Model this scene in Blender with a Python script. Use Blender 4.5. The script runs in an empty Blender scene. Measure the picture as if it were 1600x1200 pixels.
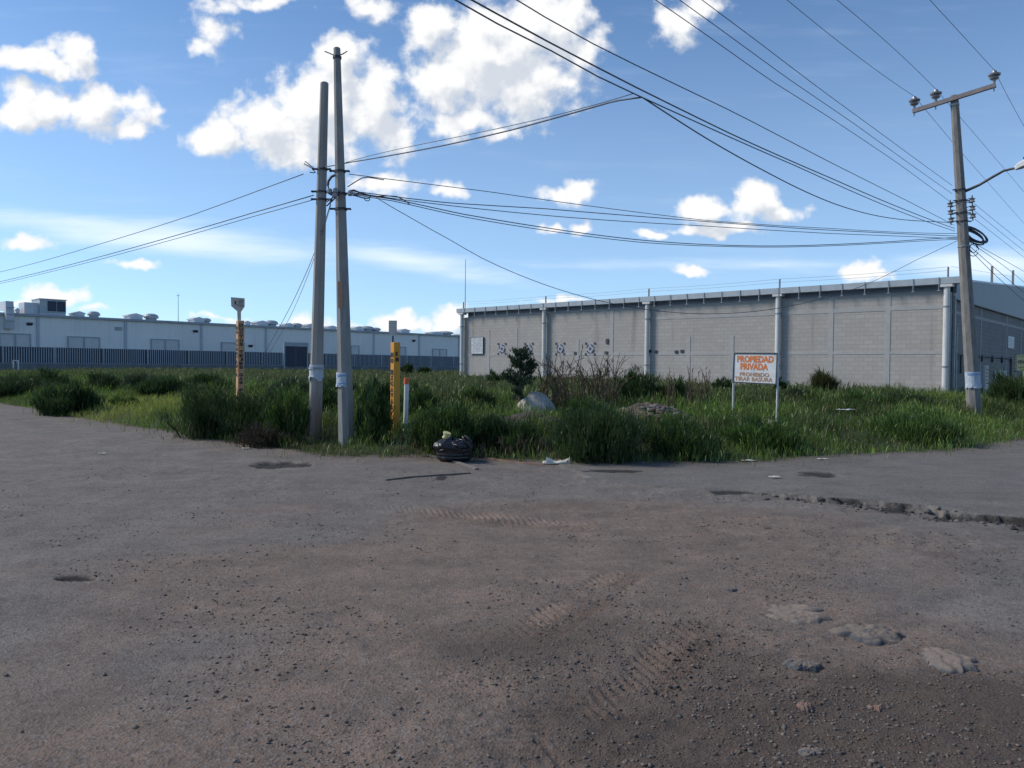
import bpy, math, random
import numpy as np
from mathutils import Vector, Matrix
R = math.radians
rng = np.random.default_rng(7)
random.seed(7)
S = bpy.context.scene
col = S.collection

# ---------------------------------------------------------------- camera
F = 1190.0                                    # focal length in photograph pixels (1600 wide)
EYE = 1.6
PITCH, ROLL = R(-1.25), R(0.55)
fw = np.array([0, math.cos(PITCH), math.sin(PITCH)])
r0 = np.array([1.0, 0, 0]); u0 = np.cross(r0, fw)
rt = math.cos(ROLL)*r0 + math.sin(ROLL)*u0
up = -math.sin(ROLL)*r0 + math.cos(ROLL)*u0
cam = bpy.data.cameras.new('camera'); co = bpy.data.objects.new('camera', cam); col.objects.link(co)
cam.sensor_width = 36; cam.lens = 36*F/1600; cam.clip_end = 9000; cam.clip_start = .05
M = Matrix.Identity(4)
for i in range(3):
    M[i][0] = rt[i]; M[i][1] = up[i]; M[i][2] = -fw[i]
M[2][3] = EYE
co.matrix_world = M
S.camera = co
S.view_settings.view_transform = 'Standard'; S.view_settings.look = 'None'
S.view_settings.exposure = 0.45; S.view_settings.gamma = 1
CAM = np.array([0, 0, EYE])

def ray(px, py): return fw + (px-800)/F*rt - (py-600)/F*up
def P(px, py, Y):
    d = ray(px, py); return CAM + d*(Y/d[1])
def G0(px, py, z=0.0):
    d = ray(px, py); return CAM + d*((z-EYE)/d[2])
def onplane(px, py, p0, dr):                  # pixel ray cut by the vertical plane through p0 along dr -> t, z
    d = ray(px, py)
    A = np.array([[dr[0], -d[0]], [dr[1], -d[1]]]); b = np.array([-p0[0], -p0[1]])
    t, s = np.linalg.solve(A, b)
    return t, EYE + d[2]*s

# ---------------------------------------------------------------- sun and sky
SUN_AZ, SUN_EL = R(-80), R(40)                # azimuth from +Y towards +X
sd = Vector((math.sin(SUN_AZ)*math.cos(SUN_EL), math.cos(SUN_AZ)*math.cos(SUN_EL), math.sin(SUN_EL)))
sun = bpy.data.lights.new('sun', 'SUN'); sun.energy = 2.5; sun.angle = R(15); sun.color = (1, .93, .82)
so = bpy.data.objects.new('sun', sun); col.objects.link(so)
so.rotation_euler = sd.to_track_quat('Z', 'Y').to_euler()

W = bpy.data.worlds.new('World'); S.world = W; W.use_nodes = True
SKY_STRENGTH = 0.10
CLOUDS = [  # px, py, rx, ry, weight : cumulus lobes where they stand in the sky
 (30,92,60,24,1),(120,85,38,34,1),(90,105,60,16,.9),(60,165,75,42,1.15),(150,165,75,42,1.1),(195,195,40,28,.9),(235,183,30,16,.8),
 (335,45,34,40,.62),(318,72,26,16,.7),(400,4,70,12,.75),(345,10,40,20,.6),
 (345,215,60,32,1.1),(420,195,85,52,1.2),(500,175,85,80,1.25),(530,105,45,60,1.1),(585,165,60,75,1.1),(470,235,110,28,.9),(610,205,50,50,.8),
 (585,12,46,26,.8),(680,45,60,50,.9),(770,85,120,90,1.3),(850,45,90,70,1.15),(700,130,70,60,1.05),(820,140,100,60,1.05),(715,190,75,28,.9),(900,80,50,50,.7),(780,215,40,14,.7),
 (1062,35,40,40,.85),(1100,8,50,22,.8),(600,285,58,22,1),(705,292,30,16,.8),
 (870,308,42,16,.9),(905,296,34,22,1),(862,352,20,9,.8),(916,350,22,12,.9),
 (1175,318,44,32,1.1),(1105,332,52,24,1),(1110,358,75,14,1),(1215,338,45,16,.8),(1020,368,30,8,.7),
 (1080,425,34,10,.9),(1342,428,38,20,1.05),(1375,432,26,10,.8),(210,411,46,9,.7),(35,375,42,18,.75),(80,462,56,18,.9),(30,470,40,14,.7),
 (632,506,58,18,.95),(705,500,34,22,1),(480,506,48,16,.85),(560,512,40,12,.7),(150,485,36,8,.6),(340,500,36,8,.6),(880,470,60,8,.6)]
def build_world():
    nt = W.node_tree; N = nt.nodes; L = nt.links; N.clear()
    def vm(op, a, b=None, nn=N, ll=L):
        x = nn.new('ShaderNodeVectorMath'); x.operation = op
        for i, v in enumerate((a, b)):
            if v is None: continue
            if isinstance(v, bpy.types.NodeSocket): ll.new(v, x.inputs[i])
            else: x.inputs[i].default_value = v
        return x.outputs['Value'] if op == 'LENGTH' else x.outputs['Vector']
    def ma(op, a, b=None, c=None, nn=N, ll=L):
        x = nn.new('ShaderNodeMath'); x.operation = op
        for i, v in enumerate((a, b, c)):
            if v is None: continue
            if isinstance(v, bpy.types.NodeSocket): ll.new(v, x.inputs[i])
            else: x.inputs[i].default_value = v
        return x.outputs[0]
    def noise(vec, sc, det, rough, nn=N, ll=L):
        x = nn.new('ShaderNodeTexNoise'); x.inputs['Scale'].default_value = sc; x.inputs['Detail'].default_value = det
        x.inputs['Roughness'].default_value = rough; ll.new(vec, x.inputs['Vector']); return x
    def density(DET):
      g = bpy.data.node_groups.new('cloud_density', 'ShaderNodeTree')
      g.interface.new_socket('P', in_out='INPUT', socket_type='NodeSocketVector')
      g.interface.new_socket('D', in_out='OUTPUT', socket_type='NodeSocketFloat')
      n = g.nodes; l = g.links
      gi = n.new('NodeGroupInput'); go = n.new('NodeGroupOutput')
      gv=lambda op,a,b=None: vm(op,a,b,n,l)
      gm=lambda op,a,b=None,c=None: ma(op,a,b,c,n,l)
      Pn = gi.outputs['P']
      wz = noise(Pn, 16, 3, .6, n, l)
      P2 = gv('ADD', Pn, gv('MULTIPLY', gv('SUBTRACT', wz.outputs['Color'], (.5,.5,.5)), (.05,.05,0)))
      m = None
      for (px, py, rx, ry, w) in CLOUDS:
          d = ray(px, py); c = (d[0]/d[1], d[2]/d[1], 0)
          q = gv('MULTIPLY', gv('SUBTRACT', P2, c), (F/rx/1.12, F/ry/1.12, 0))
          v = gm('MULTIPLY_ADD', gv('LENGTH', q), -w, w)
          m = v if m is None else gm('MAXIMUM', m, v)
      m = gm('MAXIMUM', m, -1.0)
      nz = noise(Pn, 30, DET, .55, n, l)
      l.new(gm('ADD', m, gm('MULTIPLY_ADD', nz.outputs['Fac'], 1.7, -.86)), go.inputs['D'])
      return g

    tc = N.new('ShaderNodeTexCoord'); sep = N.new('ShaderNodeSeparateXYZ'); L.new(tc.outputs['Generated'], sep.inputs[0])
    def M2(*a): return ma(*a, nn=N, ll=L)
    dy = M2('MAXIMUM', sep.outputs['Y'], .08)
    cb = N.new('ShaderNodeCombineXYZ')
    L.new(M2('DIVIDE', sep.outputs['X'], dy), cb.inputs[0]); L.new(M2('DIVIDE', sep.outputs['Z'], dy), cb.inputs[1])
    g1 = N.new('ShaderNodeGroup'); g1.node_tree = density(7); L.new(cb.outputs[0], g1.inputs[0])
    off = vm('ADD', cb.outputs[0], (-.014, .026, 0), N, L)
    g2 = N.new('ShaderNodeGroup'); g2.node_tree = density(3); L.new(off, g2.inputs[0])
    g3 = N.new('ShaderNodeGroup'); g3.node_tree = g2.node_tree; L.new(cb.outputs[0], g3.inputs[0])
    def mr(v, a, b, c=0., d=1., smooth=True):
        x = N.new('ShaderNodeMapRange'); x.interpolation_type = 'SMOOTHSTEP' if smooth else 'LINEAR'
        for i, q in enumerate((a, b, c, d)): x.inputs[i+1].default_value = q
        L.new(v, x.inputs[0]); return x.outputs[0]
    front = mr(sep.outputs['Y'], .08, .2)
    alpha = M2('MULTIPLY', mr(g1.outputs[0], -.03, .58), front)
    diff = M2('SUBTRACT', M2('MULTIPLY_ADD', g3.outputs[0], .7, M2('MULTIPLY', g1.outputs[0], .3)), g2.outputs[0])
    thick = mr(g1.outputs[0], .1, 1.2)
    lit = mr(M2('SUBTRACT', diff, M2('MULTIPLY', thick, .22)), -.52, .26)
    cc = N.new('ShaderNodeMix'); cc.data_type = 'RGBA'; L.new(lit, cc.inputs['Factor'])
    cc.inputs['A'].default_value = (.66,.71,.79,1); cc.inputs['B'].default_value = (1.0,1.0,1.0,1)
    # thin high veil: one long band and streaks
    band = None
    for (px, py, rx, ry, w, sl) in ((250,372,420,34,1.,.10),(640,408,240,26,.9,.14),(1540,412,170,30,1.1,.0),(1200,415,500,16,.5,.0),(120,350,260,24,.6,.0)):
        d = ray(px, py); c = (d[0]/d[1], d[2]/d[1], 0)
        x = N.new('ShaderNodeMapping'); x.vector_type = 'TEXTURE'
        x.inputs['Location'].default_value = c; x.inputs['Rotation'].default_value = (0,0,-sl); x.inputs['Scale'].default_value = (rx/F, ry/F, 1)
        L.new(cb.outputs[0], x.inputs[0])
        v = M2('MULTIPLY_ADD', vm('LENGTH', x.outputs[0], None, N, L), -w, w)
        band = v if band is None else M2('MAXIMUM', band, v)
    st = N.new('ShaderNodeMapping'); st.inputs['Scale'].default_value = (3, 22, 1); st.inputs['Rotation'].default_value = (0,0,.1); L.new(cb.outputs[0], st.inputs[0])
    sn = noise(st.outputs[0], 1.6, 7, .6, N, L)
    veil = M2('MULTIPLY', mr(M2('ADD', band, M2('MULTIPLY_ADD', sn.outputs['Fac'], 1.2, -.6)), 0, 1.0, 0, .8), front)
    wis = M2('MULTIPLY', mr(sn.outputs['Fac'], .5, .8, 0, .07), front)
    hz = mr(sep.outputs['Z'], .0, .55, .36, 0)      # pale air low over the horizon
    sky = N.new('ShaderNodeTexSky'); sky.sky_type = 'NISHITA'; sky.sun_disc = False
    sky.sun_elevation = SUN_EL; sky.sun_rotation = SUN_AZ; sky.altitude = 2300; sky.air_density = 1.0; sky.dust_density = 1.6; sky.ozone_density = 2.5
    tint = N.new('ShaderNodeMix'); tint.data_type = 'RGBA'; tint.blend_type = 'MULTIPLY'; tint.inputs['Factor'].default_value = 1
    tint.inputs['B'].default_value = SKY_TINT; L.new(sky.outputs[0], tint.inputs['A'])
    K = 1/SKY_STRENGTH
    def over(fac, base, c):
        x = N.new('ShaderNodeMix'); x.data_type = 'RGBA'; L.new(fac, x.inputs['Factor']); L.new(base, x.inputs['A'])
        if isinstance(c, tuple): x.inputs['B'].default_value = tuple(v*K for v in c[:3])+(1,)
        else: L.new(c, x.inputs['B'])
        return x.outputs['Result']
    c = over(hz, tint.outputs['Result'], (.50,.65,.82))
    c = over(wis, c, (.75,.82,.92)); c = over(veil, c, (.70,.78,.88))
    sc = N.new('ShaderNodeMix'); sc.data_type = 'RGBA'; sc.blend_type = 'MULTIPLY'; sc.inputs['Factor'].default_value = 1
    L.new(cc.outputs['Result'], sc.inputs['A']); sc.inputs['B'].default_value = (K*CLOUD_B, K*CLOUD_B, K*CLOUD_B, 1)
    c = over(alpha, c, sc.outputs['Result'])
    bg = N.new('ShaderNodeBackground'); bg.inputs['Strength'].default_value = SKY_STRENGTH; L.new(c, bg.inputs['Color'])
    out = N.new('ShaderNodeOutputWorld'); L.new(bg.outputs[0], out.inputs[0])
SKY_TINT = (.80, 1.04, 1.17, 1); CLOUD_B = .74
build_world()
W.cycles.sampling_method = 'MANUAL'; W.cycles.sample_map_resolution = 256
S.cycles.max_bounces = 5; S.cycles.diffuse_bounces = 2; S.cycles.glossy_bounces = 2; S.cycles.transmission_bounces = 3

# ---------------------------------------------------------------- helpers
def hsh(ix, iy, s):
    n = (ix.astype(np.int64)*374761393 + iy.astype(np.int64)*668265263 + s*1442695041) & 0x7fffffff
    n = ((n ^ (n >> 13))*1274126177) & 0x7fffffff
    return ((n ^ (n >> 16)) & 0xffff)/65535.0
def vnoise(x, y, s=0):
    x = np.asarray(x, float); y = np.asarray(y, float)
    ix = np.floor(x); iy = np.floor(y); fx = x-ix; fy = y-iy
    fx = fx*fx*(3-2*fx); fy = fy*fy*(3-2*fy)
    a = hsh(ix,iy,s); b = hsh(ix+1,iy,s); c = hsh(ix,iy+1,s); d = hsh(ix+1,iy+1,s)
    return a+(b-a)*fx+(c-a)*fy+(a-b-c+d)*fx*fy
def fbm(x, y, s=0, o=4):
    v = 0; a = .5; t = 0
    for i in range(o):
        v = v+a*vnoise(np.asarray(x)*2**i+17.3*i, np.asarray(y)*2**i-9.1*i, s+i); t += a; a *= .5
    return v/t
def sstep(a, b, x):
    t = np.clip((x-a)/(b-a), 0, 1); return t*t*(3-2*t)

def node_mat(name): 
    m = bpy.data.materials.new(name); m.use_nodes = True
    n = m.node_tree.nodes; n.clear()
    o = n.new('ShaderNodeOutputMaterial'); b = n.new('ShaderNodeBsdfPrincipled'); m.node_tree.links.new(b.outputs[0], o.inputs[0])
    return m, n, m.node_tree.links, b
def ramp_mix(n, l, fac, a, b):
    x = n.new('ShaderNodeMix'); x.data_type = 'RGBA'
    if hasattr(fac, 'links'): l.new(fac, x.inputs['Factor'])
    else: x.inputs['Factor'].default_value = fac
    for k, v in (('A', a), ('B', b)):
        if hasattr(v, 'links'): l.new(v, x.inputs[k])
        else: x.inputs[k].default_value = tuple(v[:3])+(1,)
    return x.outputs['Result']
def nz(n, l, vec, sc, det=6, rough=.6):
    x = n.new('ShaderNodeTexNoise'); x.inputs['Scale'].default_value = sc; x.inputs['Detail'].default_value = det; x.inputs['Roughness'].default_value = rough
    if vec is not None: l.new(vec, x.inputs['Vector'])
    return x.outputs['Fac']
def mrange(n, l, v, a, b, c=0., d=1.):
    x = n.new('ShaderNodeMapRange'); 
    for i, q in enumerate((a,b,c,d)): x.inputs[i+1].default_value = q
    l.new(v, x.inputs[0]); return x.outputs[0]
def bump(n, l, b, h, st=.3, dist=.01, prev=None):
    x = n.new('ShaderNodeBump'); x.inputs['Strength'].default_value = st; x.inputs['Distance'].default_value = dist
    l.new(h, x.inputs['Height'])
    if prev: l.new(prev, x.inputs['Normal'])
    l.new(x.outputs[0], b.inputs['Normal']); return x.outputs[0]
_mc = {}
def pm(name, c1, c2=None, sc=6, rough=.75, bst=.15, bd=.01, metal=0, stretch=None, lo=.35, hi=.7):
    if name in _mc: return _mc[name]
    m, n, l, b = node_mat(name)
    c2 = c2 or tuple(v*.7 for v in c1)
    tc = n.new('ShaderNodeTexCoord'); v = tc.outputs['Object']
    if stretch:
        mp = n.new('ShaderNodeMapping'); mp.inputs['Scale'].default_value = stretch; l.new(v, mp.inputs[0]); v = mp.outputs[0]
    f = nz(n, l, v, sc)
    l.new(ramp_mix(n, l, mrange(n, l, f, lo, hi), c1, c2), b.inputs['Base Color'])
    b.inputs['Roughness'].default_value = rough; b.inputs['Metallic'].default_value = metal
    if bst: bump(n, l, b, nz(n, l, v, sc*9, 4), bst, bd)
    _mc[name] = m; return m

MATS = {}
def tmat(o): return MATS.get(o.name, Matrix.Identity(4))
def thing(name, label, cat, loc=(0,0,0), rz=0, group=None):
    o = bpy.data.objects.new(name, None); col.objects.link(o); o.empty_display_size = .2
    o.location = [float(v) for v in loc]; o.rotation_euler = (0,0,rz)
    o['label'] = label; o['category'] = cat
    if group: o['group'] = group
    MATS[o.name] = Matrix.Translation(Vector([float(v) for v in loc])) @ Matrix.Rotation(rz, 4, 'Z')
    return o
def tag(o, label=None, cat=None, group=None, kind=None):
    if label: o['label'] = label
    if cat: o['category'] = cat
    if group: o['group'] = group
    if kind: o['kind'] = kind
    return o
def raw_obj(name, V, polys, mat, parent=None, smooth=False, attr=None, local=False):
    """polys: list of (k, array Nxk). V world coords unless local."""
    V = np.asarray(V, np.float64).reshape(-1, 3)
    me = bpy.data.meshes.new(name)
    if parent is not None and not local:
        Mi = np.array(tmat(parent).inverted()); V = V @ Mi[:3,:3].T + Mi[:3,3]
    me.vertices.add(len(V)); me.vertices.foreach_set('co', V.astype(np.float32).ravel())
    li = []; ls = []; pos = 0
    for arr in polys:
        arr = np.asarray(arr, np.int32); 
        if arr.size == 0: continue
        k = arr.shape[1]; li.append(arr.ravel()); ls.append(pos+np.arange(len(arr), dtype=np.int32)*k); pos += arr.size
    li = np.concatenate(li); ls = np.concatenate(ls)
    me.loops.add(len(li)); me.loops.foreach_set('vertex_index', li)
    me.polygons.add(len(ls)); me.polygons.foreach_set('loop_start', ls)
    if smooth: me.polygons.foreach_set('use_smooth', np.ones(len(ls), bool))
    me.update(calc_edges=True)
    if attr:
        for an, av in attr.items():
            av = np.asarray(av, np.float32)
            if av.ndim == 2:
                a = me.attributes.new(an, 'FLOAT_COLOR', 'POINT')
                if av.shape[1] == 3: av = np.concatenate([av, np.ones((len(av),1), np.float32)], 1)
                a.data.foreach_set('color', av.ravel())
            else:
                a = me.attributes.new(an, 'FLOAT', 'POINT'); a.data.foreach_set('value', av)
    if mat:
        for m in (mat if isinstance(mat, (list, tuple)) else [mat]): me.materials.append(m)
    o = bpy.data.objects.new(name, me); col.objects.link(o)
    if parent is not None:
        o.parent = parent; MATS[o.name] = tmat(parent)
    return o

class MB:
    def __init__(s): s.V = []; s.Fq = []
    def add(s, V, Fs):
        b = len(s.V); s.V += [tuple(float(c) for c in v) for v in V]; s.Fq += [tuple(i+b for i in f) for f in Fs]; return s
    def box(s, x0, x1, y0, y1, z0, z1):
        return s.add([(x0,y0,z0),(x1,y0,z0),(x1,y1,z0),(x0,y1,z0),(x0,y0,z1),(x1,y0,z1),(x1,y1,z1),(x0,y1,z1)],
            [(0,3,2,1),(4,5,6,7),(0,1,5,4),(1,2,6,5),(2,3,7,6),(3,0,4,7)])
    def beam(s, p, q, w, h, upv=(0,0,1)):
        p = Vector(p); q = Vector(q); d = (q-p).normalized(); u = Vector(upv)
        if abs(d.dot(u)) > .98: u = Vector((0,1,0))
        x = d.cross(u).normalized(); u = x.cross(d).normalized()
        V = [c+x*(a*w/2)+u*(b*h/2) for c in (p,q) for a,b in ((-1,-1),(1,-1),(1,1),(-1,1))]
        return s.add(V, [(0,1,2,3),(7,6,5,4),(0,4,5,1),(1,5,6,2),(2,6,7,3),(3,7,4,0)])
    def tube(s, pts, r, seg=6, cap=True, ph=0.):
        pts = [Vector([float(c) for c in p]) for p in pts]; n = len(pts); rs = r if isinstance(r, (list, tuple)) else [r]*n
        V = []; ref = None
        for i, p in enumerate(pts):
            d = (pts[min(i+1,n-1)]-pts[max(i-1,0)]).normalized()
            if ref is None: ref = Vector((0,0,1)) if abs(d.z) < .9 else Vector((1,0,0))
            x = d.cross(ref).normalized(); y = x.cross(d).normalized(); ref = y
            for k in range(seg):
                a = 2*math.pi*k/seg+ph; V.append(p+(x*math.cos(a)+y*math.sin(a))*rs[i])
        Fs = [(i*seg+k, i*seg+(k+1)%seg, (i+1)*seg+(k+1)%seg, (i+1)*seg+k) for i in range(n-1) for k in range(seg)]
        if cap: Fs += [tuple(range(seg))[::-1], tuple(range((n-1)*seg, n*seg))]
        return s.add(V, Fs)
    def lathe(s, prof, o, ax=(0,0,1), seg=12):
        ax = Vector(ax).normalized(); x = ax.orthogonal().normalized(); y = ax.cross(x); o = Vector([float(c) for c in o])
        V = [o+ax*h+(x*math.cos(2*math.pi*k/seg)+y*math.sin(2*math.pi*k/seg))*r for (r,h) in prof for k in range(seg)]
        n = len(prof)
        Fs = [(i*seg+k, i*seg+(k+1)%seg, (i+1)*seg+(k+1)%seg, (i+1)*seg+k) for i in range(n-1) for k in range(seg)]
        Fs += [tuple(range(seg))[::-1], tuple(range((n-1)*seg, n*seg))]
        return s.add(V, Fs)
    def prism(s, poly, o, ex, ey, th):       # 2-D outline in the plane (ex, ey), extruded by th along ex x ey
        ex = Vector(ex).normalized(); ey = Vector(ey).normalized(); nrm = ex.cross(ey); o = Vector([float(c) for c in o]); n = len(poly)
        V = [o+ex*a+ey*b for a,b in poly]+[o+ex*a+ey*b+nrm*th for a,b in poly]
        return s.add(V, [tuple(range(n))[::-1], tuple(range(n,2*n))]+[(i,(i+1)%n,n+(i+1)%n,n+i) for i in range(n)])
    def build(s, name, mat, parent=None, smooth=False, local=False, bevel=0):
        V = s.V
        if parent is not None and not local:
            Mi = tmat(parent).inverted(); V = [tuple(Mi @ Vector(v)) for v in V]
        me = bpy.data.meshes.new(name); me.from_pydata(V, [], s.Fq); me.update()
        if smooth: me.polygons.foreach_set('use_smooth', [True]*len(me.polygons))
        me.materials.append(mat)
        o = bpy.data.objects.new(name, me); col.objects.link(o)
        if parent is not None: o.parent = parent; MATS[o.name] = tmat(parent)
        if bevel:
            b = o.modifiers.new('bevel', 'BEVEL'); b.width = bevel; b.segments = 2; b.limit_method = 'ANGLE'
        return o
_txt = {}
def text2d(body, size=1, bold=0.0):
    k = (body, bold)
    if k not in _txt:
        c = bpy.data.curves.new('t', 'FONT'); c.body = body; c.size = 1; c.align_x = 'CENTER'; c.align_y = 'CENTER'; c.offset = bold; c.resolution_u = 3
        o = bpy.data.objects.new('t', c); me = o.to_mesh()
        V = np.array([v.co[:] for v in me.vertices]).reshape(-1,3); Fs = [tuple(p.vertices) for p in me.polygons]
        o.to_mesh_clear(); bpy.data.objects.remove(o); bpy.data.curves.remove(c)
        V[:,0] -= (V[:,0].min()+V[:,0].max())/2; V[:,1] -= (V[:,1].min()+V[:,1].max())/2
        _txt[k] = (V, Fs)
    V, Fs = _txt[k]
    return V*size, Fs
def put_text(mb, body, o, ex, ey, w=None, h=None, bold=0.0):   # centred at o, fitted to w x h
    V, Fs = text2d(body, 1, bold); ex = np.array(ex, float); ey = np.array(ey, float); o = np.array(o, float)
    sw = V[:,0].max()-V[:,0].min(); sh = V[:,1].max()-V[:,1].min()
    a = (w/sw) if w else (h/sh); b = (h/sh) if h else a
    mb.add([o+ex*v[0]*a+ey*v[1]*b for v in V], Fs)

# ---------------------------------------------------------------- terrain
edge_px = [(0,628),(87,643),(175,658),(262,671),(372,691),(459,700),(525,711),(600,711),(674,711),(760,714),(970,720),(1206,721),(1375,711),(1487,705),(1600,686)]
EP = [G0(x,y)[:2] for x,y in edge_px]
EP = [EP[0]+np.array([-.73,.68])*260]+EP+[EP[-1]+np.array([.68,.73])*260]
EP = np.array(EP)
POLY = np.vstack([EP, EP[-1]+np.array([-200,400]), EP[0]+np.array([200,400])])
def lot_d(x, y):                              # signed distance, positive inside the vacant lot
    x = np.asarray(x, float); y = np.asarray(y, float)
    d2 = np.full(x.shape, 1e12)
    for a, b in zip(EP[:-1], EP[1:]):
        ab = b-a; t = np.clip(((x-a[0])*ab[0]+(y-a[1])*ab[1])/(ab@ab), 0, 1)
        d2 = np.minimum(d2, (x-a[0]-t*ab[0])**2+(y-a[1]-t*ab[1])**2)
    ins = np.zeros(x.shape, bool); n = len(POLY)
    for i in range(n):
        a = POLY[i]; b = POLY[(i+1)%n]
        c = ((a[1] > y) != (b[1] > y)) & (x < (b[0]-a[0])*(y-a[1])/(b[1]-a[1]+1e-12)+a[0])
        ins ^= c
    return np.where(ins, 1, -1)*np.sqrt(d2)
as_px = [(930,752),(1050,760),(1130,768),(1270,783),(1400,797),(1500,806),(1600,822),(1750,852)]
AS = [G0(x,y)[:2] for x,y in as_px]; AS = np.array([AS[0]+np.array([-.5,2.])]+AS+[AS[-1]+np.array([3,-.9])])
def asph_d(x, y):                             # positive on the far (asphalt) side of the broken edge on the right
    d2 = np.full(np.shape(x), 1e12); sg = np.zeros(np.shape(x))
    for a, b in zip(AS[:-1], AS[1:]):
        ab = b-a; t = np.clip(((x-a[0])*ab[0]+(y-a[1])*ab[1])/(ab@ab), 0, 1)
        q = (x-a[0]-t*ab[0])**2+(y-a[1]-t*ab[1])**2
        cr = ab[0]*(y-a[1])-ab[1]*(x-a[0]); m = q < d2
        d2 = np.where(m, q, d2); sg = np.where(m, np.sign(cr), sg)
    return sg*np.sqrt(d2)
HOLES = []                                    # worn potholes: centre, radii in metres, depth
for (px, py, wx, wy, dp) in ((440,727,48,7,.05),(122,906,34,5,.03),(1280,746,34,5,.035),(1147,770,36,4,.03),(960,735,50,2.5,.01),(690,745,10,3,0)):
    c = G0(px,py); rx = wx/F*c[1]; ry = (G0(px,py-wy)[1]-G0(px,py+wy)[1])/2
    HOLES.append((c[0], c[1], rx, ry, dp))
TRK = []                                      # tyre tread tracks: start, end, width
for a, b, w in (((1010,880),(800,1015),.20),((1130,960),(930,1130),.22),((560,795),(1060,835),.3),((780,1210),(960,1060),.22)):
    TRK.append((G0(*a)[:2], G0(*b)[:2], w))
RUTS = [(-3., 19., 11.5, .22, .022), (-3., 19., 13.1, .24, .022), (9., -6., 11.2, .2, .018), (9., -6., 12.7, .22, .02), (-9., -4., 10.2, .2, .016), (-9., -4., 11.8, .2, .016)]
def base_h(x, y, d=None):
    if d is None: d = lot_d(x, y)
    di = np.clip(d, 0, None)
    return .78*(1-np.exp(-di/5.5))
def H(x, y, full=False):
    x = np.asarray(x, float); y = np.asarray(y, float)
    d = lot_d(x, y); rr = np.hypot(x, y)
    lot = sstep(-.1, .4, d)
    fade = 1-sstep(40, 90, rr)
    h = base_h(x, y, d) + lot*fade*(fbm(x*.5, y*.5, 3, 3)-.5)*.22
    road = (fbm(x*.35, y*.35, 11, 4)-.5)*.10 + (fbm(x*2.1, y*2.1, 21, 3)-.5)*.028
    rough = sstep(.35, .7, fbm(x*.6+5, y*.6, 31, 3))
    road = road + (fbm(x*9, y*9, 41, 3)-.5)*.022*(.3+rough)
    a = asph_d(x, y)+(fbm(x*3, y*3, 51, 3)-.5)*.55
    a = a+(fbm(x*14, y*14, 55, 2)-.5)*.22
    right = sstep(.27, .42, x/np.maximum(y, .3))
    am = sstep(-.03, .05, a)
    road = road*(1-.65*am)+am*.055*right
    for cx, cy, rx, ry, dp in HOLES:
        q = ((x-cx)/rx)**2+((y-cy)/ry)**2
        road = road-dp*(1-sstep(.5, 1.15, q+(fbm(x*7, y*7, 61, 2)-.5)*1.2))
    # churned patch at the lower right with tread marks
    for p, q, w in TRK:
        ab = q-p; L = np.linalg.norm(ab); e = ab/L
        t = (x-p[0])*e[0]+(y-p[1])*e[1]; s = (x-p[0])*-e[1]+(y-p[1])*e[0]
        m = (1-sstep(w*.7, w, np.abs(s)))*sstep(0, .6, t)*(1-sstep(L-.6, L, t))*sstep(.3,.55,fbm(x*3,y*3,71,2))
        road = road+m*(.0085*np.clip(1.6*np.sin((t+np.abs(s)*.7)*2*math.pi/.075),-1,1)-.010)
    for cx_, cy_, rad_, wd_, dp_ in RUTS:      # long worn wheel paths, curved round the corner
        q_ = np.abs(np.hypot(x-cx_, y-cy_)-rad_+(fbm(x*.5, y*.5, 77, 2)-.5)*.5)
        road = road-dp_*(1-sstep(wd_*.3, wd_, q_))*(.4+.6*sstep(.3,.6,fbm(x*.9,y*.9,79,3)))*(1-am*.7)
    near = 1-sstep(30, 60, rr)
    h = h + (1-lot)*road*near
    if full: return h, d, lot, am, rough, a
    return h
def Hs(x, y): return float(H(np.array([x]), np.array([y]))[0])
def G(px, py):                                # pixel ray cut by the terrain
    d = ray(px, py); ts = np.concatenate([np.linspace(1.5, 30, 400), np.linspace(30.2, 160, 500)])/d[1]
    q = CAM[:,None]+d[:,None]*ts
    hh = q[2]-H(q[0], q[1]); i = int(np.argmax(hh < 0)) if (hh < 0).any() else len(ts)-1
    return np.array([q[0,i], q[1,i], float(Hs(q[0,i], q[1,i]))])

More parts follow.
